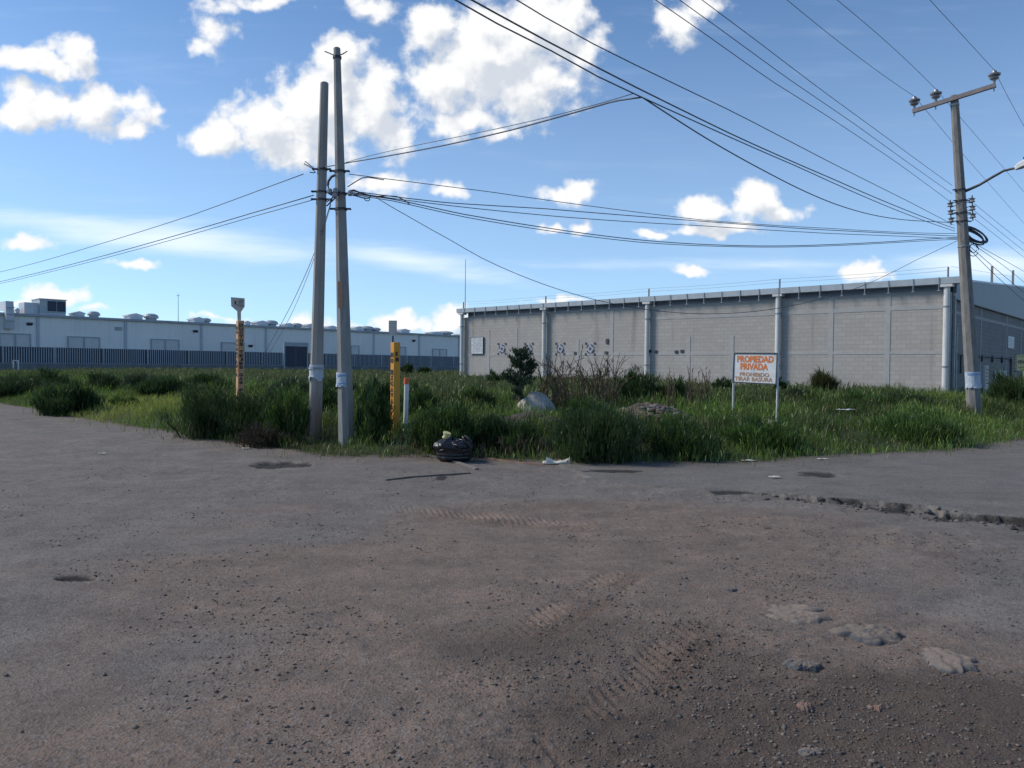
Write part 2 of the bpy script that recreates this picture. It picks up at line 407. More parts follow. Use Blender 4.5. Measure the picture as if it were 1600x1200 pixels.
def ground():
    nr, na = 820, 800
    r = np.concatenate([[.25,.6,1.0,1.4], np.geomspace(1.7, 60, nr), np.geomspace(64, 5000, 34)])
    fine = np.linspace(R(-50), R(50), na); rest = np.linspace(R(50), R(310), 70)[1:-1]
    th = np.concatenate([fine, rest]); nt_ = len(th); NR = len(r)
    Rr, Th = np.meshgrid(r, th, indexing='ij')
    X = Rr*np.sin(Th); Y = Rr*np.cos(Th)
    h, d, lot, am, rough, a = H(X, Y, True)
    c0 = G0(860, 960); c1 = G0(420, 800); c2 = G0(1350, 1120); c3 = G0(980, 830)
    def bl(c, rx, ry): return np.exp(-(((X-c[0])/rx)**2+((Y-c[1])/ry)**2))
    n = fbm(X*.7, Y*.7, 81, 5)
    dirt = np.clip(bl(c0, 2.6, 2.6)*1.2+bl(c3, 2.6, 1.6)*.7+bl(c1, 2., .8)*.45+bl(c2,2.2,1.6)*.9+(n-.5)*1.5+.05, 0, 1)
    dirt = sstep(.25, .85, dirt)*(1-am)
    wet = np.clip(bl(G0(1330,1160), 1.5, .7)*1.4+bl(G0(900,1000), .8, .9)*.6+bl(G0(1500,1130), .9, .6)+(fbm(X*1.6, Y*1.6, 91, 4)-.5)*1.6-.15, 0, 1)*(1-am)*(1-sstep(9,14,Rr))
    holes = np.zeros_like(X)
    for cx, cy, rx, ry, dp in HOLES:
        q = ((X-cx)/rx)**2+((Y-cy)/ry)**2
        holes = np.maximum(holes, 1-sstep(.3, 1.3, q+(fbm(X*7, Y*7, 61, 3)-.5)*1.8))
    edge = np.exp(-(np.abs(a+.05)/.17)**2)*sstep(.38,.60,fbm(X*4,Y*4,95,4))*sstep(.29,.43,X/np.maximum(Y,.3))*(np.abs(am-.5)<.51)
    dark = np.clip(holes+edge*.95, 0, 1)
    verge = np.exp(-np.clip(-d,0,None)/.7)*(d<0)
    V = np.stack([X, Y, h], -1).reshape(-1,3)
    i, j = np.meshgrid(np.arange(NR-1), np.arange(nt_), indexing='ij'); j2 = (j+1) % nt_
    q = np.stack([i*nt_+j, i*nt_+j2, (i+1)*nt_+j2, (i+1)*nt_+j], -1).reshape(-1,4)[:, ::-1]
    fl = d.reshape(-1)[q].mean(1) > 0; fa = (am.reshape(-1)[q].mean(1) > .5) & ~fl
    A = {'dirt': dirt.ravel(), 'wet': wet.ravel(), 'dark': dark.ravel(), 'verge': verge.ravel(), 'rough': rough.ravel()}
    for nm, sel, mt in (('ground', ~fl & ~fa, M_DIRT), ('asphalt_road', fa, M_ROAD), ('lot_soil', fl, M_SOIL)):
        f = q[sel]; u, inv = np.unique(f, return_inverse=True); f = inv.reshape(-1,4)
        polys = [f]
        VV = V[u]; AA = {k: v[u] for k, v in A.items()}
        if nm == 'ground':
            c = len(VV); VV = np.vstack([VV, [[0,0,0]]]); AA = {k: np.append(v, v[0]) for k, v in AA.items()}
            idx = {int(o): k for k, o in enumerate(u[:nt_+5])}
            polys.append(np.array([(idx[(j+1)%nt_], idx[j], c) for j in range(nt_)]))
        o = raw_obj(nm, VV, polys, mt, smooth=True, attr=AA); o['kind'] = 'structure'
def at(n, name):
    x = n.new('ShaderNodeAttribute'); x.attribute_name = name; return x.outputs['Fac']
def ground_mat(name, grey1, grey2, road=False):
    m, n, l, b = node_mat(name)
    v = n.new('ShaderNodeTexCoord').outputs['Object']
    g = ramp_mix(n, l, mrange(n, l, nz(n, l, v, 1.3, 8), .35, .65), grey1, grey2)
    dcol = ramp_mix(n, l, mrange(n, l, nz(n, l, v, 2.2, 8, .65), .35, .65), (.238,.174,.135), (.168,.125,.100))
    c = ramp_mix(n, l, at(n, 'dirt'), g, dcol) if not road else g
    # pale and dark grit
    vo = n.new('ShaderNodeTexVoronoi'); vo.inputs['Scale'].default_value = 70; l.new(v, vo.inputs['Vector'])
    sp = n.new('ShaderNodeSeparateColor'); l.new(vo.outputs['Color'], sp.inputs[0])
    c = ramp_mix(n, l, mrange(n, l, sp.outputs[0], .72, .95, 0, .55), c, (.25,.235,.225))
    c = ramp_mix(n, l, mrange(n, l, sp.outputs[1], .70, .92, 0, .55), c, (.07,.064,.061))
    mp = n.new('ShaderNodeMapping'); mp.inputs['Scale'].default_value = (.55,1.5,1); mp.inputs['Rotation'].default_value = (0,0,.25); l.new(v, mp.inputs[0])
    c = ramp_mix(n, l, mrange(n, l, nz(n, l, mp.outputs[0], 2.2, 9, .7), .47, .68, 0, .45), c, (.098,.083,.073))
    c = ramp_mix(n, l, mrange(n, l, nz(n, l, v, 11, 5, .65), .52, .7, 0, .4), c, (.075,.067,.063))
    fine = nz(n, l, v, 38, 6, .7)
    c = ramp_mix(n, l, mrange(n, l, fine, .5, .75, 0, .4), c, (.075,.066,.062))
    c = ramp_mix(n, l, mrange(n, l, at(n,'wet'), .05, 1.1, 0, .72), c, (.050,.036,.029))
    c = ramp_mix(n, l, mrange(n, l, at(n,'verge'), .2, 1, 0, .55), c, (.13,.092,.075))
    c = ramp_mix(n, l, mrange(n, l, at(n,'dark'), .15, .8, 0, .85), c, (.018,.017,.018))
    l.new(c, b.inputs['Base Color']); b.inputs['Roughness'].default_value = .93; b.inputs['Specular IOR Level'].default_value = .25
    ad = n.new('ShaderNodeMath'); ad.operation = 'ADD'; l.new(vo.outputs['Distance'], ad.inputs[0]); l.new(nz(n, l, v, 24, 7, .7), ad.inputs[1])
    p = bump(n, l, b, ad.outputs[0], .5, .012)
    p = bump(n, l, b, nz(n, l, v, 8, 8, .72), .6, .03, p)
    bump(n, l, b, nz(n, l, v, 170, 3, .6), .6, .006, p)
    return m
M_DIRT = ground_mat('dusty_ground', (.210,.184,.158), (.152,.134,.117))
M_ROAD = ground_mat('worn_asphalt', (.190,.175,.158), (.146,.136,.125), True)
M_SOIL = pm('lot_soil_mat', (.026,.045,.014), (.04,.042,.018), 1.5, .95, .5, .03)
ground()
print('ground ok')

# ---------------------------------------------------------------- grass, weeds, gravel (uncountable cover)
def leaf_mat():
    m = bpy.data.materials.new('leaf_blades'); m.use_nodes = True; n = m.node_tree.nodes; l = m.node_tree.links; n.clear()
    o = n.new('ShaderNodeOutputMaterial'); a = n.new('ShaderNodeAttribute'); a.attribute_name = 'tone'
    d = n.new('ShaderNodeBsdfDiffuse'); t = n.new('ShaderNodeBsdfTranslucent'); mx = n.new('ShaderNodeMixShader'); mx.inputs[0].default_value = .35
    g = n.new('ShaderNodeBsdfGlossy'); g.inputs['Roughness'].default_value = .45; m2 = n.new('ShaderNodeMixShader'); m2.inputs[0].default_value = .03
    l.new(a.outputs['Color'], d.inputs[0]); l.new(a.outputs['Color'], t.inputs[0]); l.new(d.outputs[0], mx.inputs[1]); l.new(t.outputs[0], mx.inputs[2])
    l.new(mx.outputs[0], m2.inputs[1]); l.new(g.outputs[0], m2.inputs[2]); l.new(m2.outputs[0], o.inputs[0]); return m
M_LEAF = leaf_mat()
def blades(B, Ht, Wd, az, bend, tone, twist=None, up_=None):
    """curved tapering blades: base points, length, width, lean azimuth, bend 0..1"""
    n = len(B); dx = np.sin(az); dy = np.cos(az)
    tw = az+math.pi/2 if twist is None else twist
    sx = np.sin(tw)*Wd/2; sy = np.cos(tw)*Wd/2
    m = B+np.stack([dx*bend*Ht*.25, dy*bend*Ht*.25, Ht*.55*(1-.15*bend)], 1)
    t = B+np.stack([dx*bend*Ht*.8, dy*bend*Ht*.8, Ht*(1-.42*bend)], 1)
    s = np.stack([sx, sy, 0*sx], 1)
    V = np.stack([B-s, B+s, m-s*.8, m+s*.8, t], 1).reshape(-1,3)
    i = np.arange(n)[:,None]*5
    return V, i+np.array([[0,1,3,2]]), i+np.array([[2,3,4]]), np.repeat(tone, 5, 0)
def pick(cols, k): return np.array(cols)[k]
GREENS = np.array([(.066,.120,.020),(.088,.148,.024),(.052,.094,.019),(.118,.175,.030),(.040,.072,.017),(.145,.155,.040)])
STRAW = np.array([(.20,.165,.085),(.14,.11,.06),(.09,.062,.04)])
CLEAR = []                                    # spots where no grass grows (heaps): x, y, rx, ry
def pxblob(X, Y, px, py, wx, wy):
    c = G(px, py); rx = wx/F*c[1]; dyy = max(abs(G(px,py-wy)[1]-c[1]), abs(G(px,py+wy)[1]-c[1]))
    return np.exp(-(((X-c[0])/rx)**2+((Y-c[1])/dyy)**2))
def grass():
    Vs=[];Q=[];T=[];C=[];off=0
    lawn = G(205, 640); brown = G(790, 706)
    def layer(n, d0, d1, rmax, hmin, hmax, w0, w1, leafy=0., stalk=False):
        nonlocal off
        x = rng.uniform(-75, 75, n*12); y = rng.uniform(11, rmax, n*12)
        k = (np.abs(x) < y*.86+3); x = x[k]; y = y[k]
        d = lot_d(x, y); k = (d > d0) & (d < d1); x = x[k]; y = y[k]; d = d[k]
        den = fbm(x*1.1, y*1.1, 101, 4)
        k = rng.random(len(x)) < sstep(.15, .6, den)*.75+.25; x=x[k];y=y[k];d=d[k]
        for cx, cy, rx, ry in CLEAR:
            q = ((x-cx)/rx)**2+((y-cy)/ry)**2; k = q > 1; x=x[k];y=y[k];d=d[k]
        k = np.arange(len(x)) < n; x=x[k];y=y[k];d=d[k]; n_ = len(x)
        lush = fbm(x*.45, y*.45, 111, 4); tuft = fbm(x*2.2, y*2.2, 121, 3); mound = sstep(.32,.68,fbm(x*.9+7, y*.9, 117, 3))
        lw = np.exp(-(((x-lawn[0])/3.6)**2+((y-lawn[1])/4.2)**2)**2)
        env = (hmin+(hmax-hmin)*mound)*(.55+.9*tuft)*(1-.62*lw)*(.40+.60*sstep(-.1,1.0,d))
        z = H(x, y)-.02
        lf = rng.random(n_) < leafy
        h = np.where(lf, rng.uniform(.06,.17,n_)*(1+.02*y), env*rng.uniform(.55,1.2,n_))
        z = z+np.where(lf, env*.82*rng.random(n_)**.8, 0)
        w = rng.uniform(w0, w1, n_)*np.where(lf, 1.15, 1)
        tone = pick(GREENS, rng.choice(6, n_, p=[.24,.26,.2,.14,.08,.08]))
        f = .66+.85*sstep(.3,.7,lush)[:,None]
        tone = tone*f*rng.uniform(.8,1.5,(n_,1))
        olive = (sstep(4, 16, d)*.75)[:,None]
        tone = tone*(1-olive)+olive*np.array([.120,.140,.060])*(.55+.9*fbm(x*.6, y*.6, 151, 3))[:,None]*rng.uniform(.7,1.3,(n_,1))
        tone = tone*(1-lw[:,None])+lw[:,None]*np.array([.30,.34,.065])*rng.uniform(.7,1.25,(n_,1))
        dead = np.clip(np.exp(-(((x-brown[0])/1.9)**2+((y-brown[1])/.5)**2))*.8+.9*np.exp(-np.abs(d)/.22)*.25+.05+.25*sstep(.56,.8,fbm(x*.8+3,y*.8,131,3)), 0, .9)
        ds = rng.random(n_) < (dead if not stalk else .75)
        tone[ds] = pick(STRAW, rng.choice(3, ds.sum(), p=[.25,.35,.4]))*rng.uniform(.6,1.1,(ds.sum(),1))
        az = rng.uniform(0, 2*math.pi, n_); bend = rng.beta(2, 2.0, n_)*1.15
        V,q,t,c = blades(np.stack([x,y,z],1), h, w, az, bend, tone, rng.uniform(0,2*math.pi,n_))
        Vs.append(V);Q.append(q+off);T.append(t+off);C.append(c);off+=len(V)
    layer(300000, -.28, 2.6, 60, .14, .56, .006, .015, .55)
    layer(230000, 2.0, 8, 60, .12, .46, .008, .019, .5)
    layer(120000, 7, 26, 70, .14, .42, .020, .045, .35)
    layer(45000, 20, 80, 95, .20, .42, .06, .13, .2)
    layer(16000, -1.1, .15, 60, .05, .22, .006, .013, .3)
    layer(9000, .3, 30, 60, .5, 1.0, .006, .012, 0., True)
    o = raw_obj('grass', np.concatenate(Vs), [np.concatenate(Q), np.concatenate(T)], M_LEAF, attr={'tone': np.concatenate(C)})
    tag(o, 'rank green grass and weeds growing over the vacant corner lot', 'grass', kind='stuff')
def stones(name, label, spots, mat_attr=True):
    """spots: array of x,y,z,size,tone(3)"""
    t = (1+5**.5)/2
    iv = np.array([(-1,t,0),(1,t,0),(-1,-t,0),(1,-t,0),(0,-1,t),(0,1,t),(0,-1,-t),(0,1,-t),(t,0,-1),(t,0,1),(-t,0,-1),(-t,0,1)])/math.hypot(1,t)
    fi = np.array([(0,11,5),(0,5,1),(0,1,7),(0,7,10),(0,10,11),(1,5,9),(5,11,4),(11,10,2),(10,7,6),(7,1,8),(3,9,4),(3,4,2),(3,2,6),(3,6,8),(3,8,9),(4,9,5),(2,4,11),(6,2,10),(8,6,7),(9,8,1)])
    n = len(spots); s = spots[:,3]
    V = iv[None]*rng.uniform(.45,1.35,(n,12,1))*np.stack([s*rng.uniform(.8,1.4,n), s*rng.uniform(.8,1.2,n), s*rng.uniform(.45,.8,n)],1)[:,None,:]
    a = rng.uniform(0,6.28,n); c=np.cos(a)[:,None]; q=np.sin(a)[:,None]
    V = np.stack([V[...,0]*c-V[...,1]*q, V[...,0]*q+V[...,1]*c, V[...,2]],-1)+spots[:,None,:3]
    Fs = (np.arange(n)[:,None,None]*12+fi[None]).reshape(-1,3)
    o = raw_obj(name, V.reshape(-1,3), [Fs], M_STONE, attr={'tone': np.repeat(spots[:,4:7],12,0)})
    return o
def stone_mat():
    m, n, l, b = node_mat('stone'); a = n.new('ShaderNodeAttribute'); a.attribute_name = 'tone'
    v = n.new('ShaderNodeTexCoord').outputs['Object']
    mx = n.new('ShaderNodeMix'); mx.data_type='RGBA'; mx.blend_type='MULTIPLY'; mx.inputs['Factor'].default_value=.7
    l.new(a.outputs['Color'], mx.inputs['A']); cr = ramp_mix(n,l,mrange(n,l,nz(n,l,v,40),.3,.7),(.6,.6,.6),(1.2,1.2,1.2)); l.new(cr, mx.inputs['B'])
    l.new(mx.outputs['Result'], b.inputs['Base Color']); b.inputs['Roughness'].default_value=.9; bump(n,l,b,nz(n,l,v,120),.4,.004); return m
M_STONE = stone_mat()
def gravel():
    n = 190000
    r = np.exp(rng.uniform(math.log(1.9), math.log(13.5), n)); th = rng.uniform(R(-45), R(45), n)
    x = r*np.sin(th); y = r*np.cos(th)
    h, d, lot, am, rough, a = H(x, y, True)
    den = sstep(.50,.66,fbm(x*1.5, y*1.5, 141, 5))*1.1+.05
    c = G0(1300,1100); den = den+.9*np.exp(-(((x-c[0])/1.5)**2+((y-c[1])/.9)**2))*sstep(.3,.6,fbm(x*2.5,y*2.5,143,4))*1.6; c = G0(1050,1020); den = den+.4*np.exp(-(((x-c[0])/1.2)**2+((y-c[1])/1.2)**2))
    den = den*(1-.85*am)+.9*np.exp(-np.abs(a)/.2)*(x/y>.33)
    k = (rng.random(n) < den*.30*(.45+.55*sstep(-.1,.25,x/y))) & (d < .1)
    x=x[k];y=y[k];h=h[k];r=r[k]; n=len(x)
    s = np.minimum(np.exp(rng.normal(math.log(.0042), .5, n))*(1+.03*r), .013)
    tones = np.array([(.16,.138,.12),(.185,.15,.125),(.105,.093,.085),(.15,.108,.084),(.22,.188,.16)])
    tn = tones[rng.choice(5,n,p=[.33,.2,.24,.19,.04])]*rng.uniform(.6,1.0,(n,1))
    o = stones('gravel', '', np.column_stack([x,y,h+s*.2,s,tn]))
    tag(o, 'loose grit and small stones scattered over the dirt junction', 'gravel', kind='stuff')
    print('gravel', n)
gravel()
def chunks():
    n = 5000; x = rng.uniform(2.0, 8.5, n); y = rng.uniform(6.5, 10.5, n); h, d, lot, am, rough, a = H(x, y, True)
    k = (rng.random(n) < np.exp(-(np.abs(a+.16)/.16)**2)*.8) & (x/y > .33); x=x[k];y=y[k];h=h[k];n=len(x)
    s = np.exp(rng.normal(math.log(.016), .5, n)).clip(.006,.05); tn = np.array([(.05,.05,.052),(.10,.095,.092),(.035,.035,.037),(.15,.135,.12)])[rng.choice(4,n)]
    tag(stones('asphalt_crumbs', '', np.column_stack([x,y,h+s*.25,s,tn])), 'crumbled asphalt lumps strewn along the broken road edge on the right', 'rubble', kind='stuff')
chunks()

# ---------------------------------------------------------------- materials of the things
M_CONC = pm('pole_concrete', (.30,.29,.275), (.21,.20,.19), 3, .9, .25, .01, stretch=(3,3,.7))
M_CONC2 = pm('old_concrete', (.24,.23,.215), (.15,.135,.125), 4, .9, .3, .01, stretch=(3,3,.8))
M_STEEL = pm('galvanised_steel', (.34,.36,.38), (.22,.24,.27), 5, .5, .05, .005, .5)
M_DARKST = pm('dark_steel', (.06,.065,.075), (.04,.04,.045), 8, .55, .1, .005, .3)
M_CABLE = pm('black_cable', (.075,.085,.105), (.055,.062,.08), 8, .6, 0)
M_PORC = pm('grey_porcelain', (.28,.28,.30), (.2,.2,.22), 5, .25, 0)
M_WHITE = pm('white_paint', (.70,.71,.72), (.52,.53,.54), 6, .55, .08, .003)
M_PAPER = pm('paper', (.50,.53,.57), (.34,.43,.52), 9, .9, .1, .003)
M_BLUEPR = pm('blue_print', (.16,.28,.5), (.25,.38,.6), 12, .9, 0)
M_BLACK = pm('black_paint', (.02,.019,.02), (.03,.03,.03), 8, .7, 0)
M_ORANGE = pm('orange_letters', (.70,.19,.03), (.58,.18,.05), 14, .7, 0)
M_BROWNL = pm('brown_letters', (.42,.22,.10), (.34,.2,.12), 14, .7, 0)
M_YELLOW = pm('yellow_paint', (.74,.33,.025), (.60,.25,.03), 5, .6, .15, .004, stretch=(2,2,.6))
M_TAN = pm('faded_orange_paint', (.62,.27,.10), (.52,.35,.22), 4, .7, .2, .005, stretch=(2,2,.5))
M_CAP = pm('orange_cap', (.72,.16,.04), (.6,.15,.05), 5, .5, 0)
M_PLATE = pm('dull_plate', (.58,.50,.42), (.46,.39,.33), 9, .6, .1, .004)
M_BAG = pm('black_plastic', (.012,.012,.014), (.018,.018,.02), 5, .32, .35, .02)
M_CREAM = pm('dirty_white_foam', (.68,.65,.58), (.48,.45,.39), 7, .85, .3, .01)
M_SAND = pm('grey_sand', (.41,.385,.345), (.29,.27,.24), 9, .95, .6, .03)
M_DARKSOIL = pm('dark_clods', (.055,.045,.04), (.085,.068,.058), 6, .95, .7, .04)
M_RUBBLE = pm('rubble_earth', (.10,.075,.06), (.16,.12,.10), 6, .95, .7, .04)
M_ROCK = pm('grey_rock', (.145,.13,.12), (.075,.075,.08), 5, .9, .5, .02)
M_WOOD = pm('weathered_strip', (.16,.135,.12), (.10,.085,.075), 9, .9, .3, .006)
M_CUP = pm('yellowed_cup', (.62,.55,.25), (.5,.45,.24), 9, .6, .1, .004)
M_STEM = pm('green_stem', (.08,.075,.035), (.05,.055,.025), 9, .9, .1, .004)
M_BARK = pm('bark', (.09,.07,.05), (.055,.045,.035), 9, .95, .4, .01)
def px(Y, n=1): return n*Y/F                   # metres per photograph pixel at depth Y

# ---------------------------------------------------------------- block warehouse on the right
def block_mat(name, ax, c1, c2, mortar):
    m, n, l, b = node_mat(name); v = n.new('ShaderNodeTexCoord').outputs['Object']
    sp = n.new('ShaderNodeSeparateXYZ'); l.new(v, sp.inputs[0]); cb = n.new('ShaderNodeCombineXYZ')
    l.new(sp.outputs[ax], cb.inputs[0]); l.new(sp.outputs[2], cb.inputs[1])
    br = n.new('ShaderNodeTexBrick'); l.new(cb.outputs[0], br.inputs['Vector'])
    br.inputs['Scale'].default_value = 1; br.inputs['Brick Width'].default_value = .40; br.inputs['Row Height'].default_value = .20
    br.inputs['Mortar Size'].default_value = .012; br.inputs['Mortar Smooth'].default_value = .2; br.inputs['Bias'].default_value = -.1
    br.inputs['Color1'].default_value = c1+(1,); br.inputs['Color2'].default_value = c2+(1,); br.inputs['Mortar'].default_value = mortar+(1,)
    c = br.outputs['Color']
    c = ramp_mix(n, l, mrange(n, l, nz(n, l, v, .35, 6), .35, .7, 0, .35), c, tuple(q*.72 for q in c1))
    mp = n.new('ShaderNodeMapping'); mp.inputs['Scale'].default_value = (1.6,1.6,.10); l.new(v, mp.inputs[0])
    c = ramp_mix(n, l, mrange(n, l, nz(n, l, mp.outputs[0], 1, 5, .65), .56, .74, 0, .45), c, (.12,.105,.085))   # rain streaks
    c = ramp_mix(n, l, mrange(n, l, nz(n, l, v, 18, 5), .4, .7, 0, .3), c, tuple(q*.7 for q in c2))
    l.new(c, b.inputs['Base Color']); b.inputs['Roughness'].default_value = .92
    p = bump(n, l, b, br.outputs['Fac'], -.6, .012); bump(n, l, b, nz(n, l, v, 45, 5), .35, .008, p); return m
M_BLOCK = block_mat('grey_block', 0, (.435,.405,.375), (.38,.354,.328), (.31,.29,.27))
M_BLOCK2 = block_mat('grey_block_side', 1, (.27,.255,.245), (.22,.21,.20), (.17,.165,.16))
M_BEAM = pm('cast_beam', (.40,.39,.38), (.34,.33,.325), 3, .9, .2, .01)
M_FASC = pm('sheet_fascia', (.50,.53,.56), (.40,.43,.46), 2.5, .45, .05, .004, .3)
M_CLAD = pm('blue_grey_cladding', (.145,.165,.195), (.12,.14,.165), 1.2, .5, .05, .004, .2, stretch=(1,6,.4))
M_PIPE = pm('pipe_paint', (.66,.65,.63), (.54,.53,.52), 3, .5, .05, .003, stretch=(2,2,.5))
C0 = P(1483, 600, 33.0)[:2]; C1 = P(722.5, 600, 33.0*1.62)[:2]
wx = (C0-C1); WL = float(np.linalg.norm(wx)); wx = wx/WL; wy = np.array([-wx[1], wx[0]])
GZ = .62
bld = thing('block_warehouse', 'grey concrete block warehouse with white downpipes and metal gutter behind the grass lot', 'warehouse',
            (C1[0], C1[1], GZ), math.atan2(wx[1], wx[0]))
def fw_(pxx, pyy):                              # photograph pixel -> (x, z) on the front wall
    t, z = onplane(pxx, pyy, C1, wx); return t, z-GZ
def sw_(pxx, pyy):                              # -> (y, z) on the side wall
    t, z = onplane(pxx, pyy, C0, wy); return t, z-GZ
TOP = (fw_(1483,432)[1]+fw_(724,483.5)[1])/2
WT = TOP-.62
RIDGE_Y = 31.; RZ = TOP+1.95
def B(*a): m = MB(); m.box(*a); return m
B(0, WL, 0, .2, -.6, WT).build('front_wall', M_BLOCK, bld, local=True)
SW = sw_(1487.5,462)[1]
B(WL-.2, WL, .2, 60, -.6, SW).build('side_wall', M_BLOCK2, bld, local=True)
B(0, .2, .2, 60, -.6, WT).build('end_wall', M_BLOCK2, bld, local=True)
B(.2, WL-.25, .30, .45, WT-.5, TOP-.05).build('eave_shade_panel', M_CLAD, bld, local=True)  # dark set-back panel imitates the shade below the gutter overhang
m = MB()
for k in (0, 1):
    y0, y1 = (-.02, RIDGE_Y) if k == 0 else (RIDGE_Y, 62); z0, z1 = (TOP-.02, RZ) if k == 0 else (RZ, TOP-.02)
    m.add([(-.15,y0,z0),(WL+.1,y0,z0),(WL+.1,y1,z1),(-.15,y1,z1),(-.15,y0,z0-.08),(WL+.1,y0,z0-.08),(WL+.1,y1,z1-.08),(-.15,y1,z1-.08)],
      [(0,1,2,3),(7,6,5,4),(0,4,5,1),(1,5,6,2),(2,6,7,3),(3,7,4,0)])
m.build('roof', M_FASC, bld, local=True)
m = MB(); m.prism([(.55,SW-.12),(60,SW-.12),(60,TOP-.1),(RIDGE_Y,RZ-.09),(.55,TOP-.06)], (WL-.05,0,0), (0,1,0), (0,0,1), .14)
gab = m.build('gable_cladding', M_CLAD, bld, local=True)
m = MB(); m.box(WL+.092, WL+.13, .55, RIDGE_Y, SW-.17, SW-.12); m.build('gable_shadow_line', M_DARKST, gab, local=True)  # dark strip standing in for the shadow line beneath the gable cladding
m = MB(); m.prism([(0,0),(-.34,.02),(-.36,.30),(-.33,.30),(-.31,.05),(0,.03)], (-.3,0,TOP-.31), (0,1,0), (0,0,1), WL+.75)
m.build('gutter_fascia', M_FASC, bld, local=True)
for k in range(30):
    x = .5+k*(WL-.9)/29
    m = MB(); m.box(x-.014,x+.014,-.385,-.365,TOP-.55,TOP+.0); m.box(x-.06,x+.06,-.385,-.35,TOP-.58,TOP-.55); m.box(x-.02,x+.02,-.36,0,TOP-.36,TOP-.33)
    m.build('gutter_bracket', M_STEEL, bld, local=True)
PIPES = [.1, WL*.25, WL*.5, WL*.75, WL-.12]
for x in PIPES:
    m = MB(); m.lathe([(.125,-.6),(.125,TOP-.40)], (x,-.19,0), seg=14); m.box(x-.24,x+.24,-.36,-.01,TOP-.42,TOP-.31)
    p = m.build('downpipe', M_PIPE, bld, local=True)
    for z in (1.15, TOP-1.3): m = MB(); m.lathe([(.14,z),(.14,z+.07)], (x,-.19,0), seg=14); m.build('pipe_collar', M_STEEL, p, local=True)
    m = MB(); m.box(x-.03,x+.03,-.08,-.02,TOP,TOP+.46); m.build('wire_post', M_CONC2, bld, local=True)
m = MB()
for a, b in zip(PIPES[:-1], PIPES[1:]):
    for z in (.46, .30): m.tube([(a+(b-a)*t, -.06, TOP+z-.05*math.sin(math.pi*t)) for t in (0,.25,.5,.75,1)], .006, 4)
m.tube([(WL,-.06,TOP+.46),(WL+.02,14,TOP+1.35)], .006, 4); m.build('security_wire', M_STEEL, bld, local=True)
for yy in (8.5, 14.2, 20.):
    m = MB(); z = TOP+(RZ-TOP)*yy/RIDGE_Y; m.box(WL-.1, WL, yy, yy+.1, z, z+.85); m.build('wire_post', M_CONC2, bld, local=True)
for i in range(4):
    for k in (1/3, 2/3):
        x = WL*(i+k)/4; top = WT-.003 if i == 3 or (i==1 and k>.5) else WT*(.62 if i else .8)
        B(x-.11, x+.11, -.018, -.001, -.6, top).build('tie_column', M_BEAM, bld, local=True)
zb = fw_(1400,551)[1]
B(0, WL, -.014, -.001, zb-.07, zb+.07).build('bond_beam', M_BEAM, bld, local=True)
z2 = fw_(1400,482)[1]
B(WL*.62, WL, -.015, -.001, z2-.09, z2+.09).build('bond_beam', M_BEAM, bld, local=True)
B(WL*.5, WL*.62, -.012, -.001, z2-.07, z2+.07).build('bond_beam', M_BEAM, bld, local=True)
for y in (6., 12.5, 17., 21.):
    B(WL+.001, WL+.016, y-.1, y+.1, -.6, SW-.18).build('tie_column', M_BEAM, bld, local=True)
B(WL+.001, WL+.013, .2, 30, SW-.75, SW-.62).build('bond_beam', M_BEAM, bld, local=True)
# round painted marks on the wall
for cx in (784.5, 826.5, 875.5, 922.5):
    x, z = fw_(cx, 545); r = .27
    m = MB(); m.lathe([(r,0),(r,.012)], (x,-.022,z), (0,-1,0), 20); d = m.build('round_emblem', pm('chalky_white', (.46,.48,.52),(.30,.32,.35),12,.9,0), bld, local=True)
    m = MB(); o = (x, -.038, z)
    for k in range(4):
        a0 = k*2*math.pi/4+cx; 
        arc = [(math.cos(a0+t)*r*1.05, math.sin(a0+t)*r*1.05) for t in np.linspace(0,.95,6)]+[(math.cos(a0+t)*r*.78, math.sin(a0+t)*r*.78) for t in np.linspace(.95,0,6)]
        m.prism(arc, o, (1,0,0), (0,0,1), .006)
    st = [(math.cos(math.pi/2+k*math.pi/5)*r*(.52 if k%2==0 else .22), math.sin(math.pi/2+k*math.pi/5)*r*(.52 if k%2==0 else .22)) for k in range(10)]
    m.prism(st, o, (1,0,0), (0,0,1), .007)
    for sx_, sz_ in ((-1,-1),(1,-1),(1,1),(-1,1)):
        m.box(x+sx_*.33-.07, x+sx_*.33+.07, -.03, -.019, z+sz_*.33-.06, z+sz_*.33+.06)
    m.build('dark_marking', pm('navy_mark', (.03,.045,.10), (.05,.07,.14), 9, .8, 0), d, local=True)
for cx, cy in ((1016,549),(1025,550),(1057,550),(1066,549),(949,535),(948,551.5),(899,552)):
    x, z = fw_(cx, cy); m = MB(); m.box(x-.09,x+.09,-.05,-.001,z-.07,z+.09 if cx!=949 else z+.22); m.build('dark_socket', M_DARKST, bld, local=True)
# side wall fittings
ya, za = sw_(1552,579); yb, zc = sw_(1570,617)
m = MB(); m.box(WL+.017, WL+.06, ya, yb, 0, za); dr = m.build('service_door', pm('grey_door', (.30,.33,.36), (.25,.28,.31), 4, .5, 0), bld, local=True)
m = MB(); 
for k in (.28,.6,.8): m.box(WL+.061, WL+.075, ya, yb, za*k-.03, za*k+.03)
m.build('door_rail', M_STEEL, dr, local=True)
m = MB(); y0, z0 = sw_(1494,554); y1, z1 = sw_(1578,561); m.tube([(WL+.07,y0,z0),(WL+.07,y1,z0)], .03, 6)
for y in np.linspace(y0, y1, 6): m.box(WL, WL+.1, y-.06, y+.06, z0-.25, z0+.08)
m.tube([(WL+.07,y1,z0),(WL+.07,y1,-.2)], .05, 6); m.tube([(WL+.07,y0+.6,z0),(WL+.07,y0+.6,.9)], .04, 6); m.build('service_conduit', M_DARKST, bld, local=True)
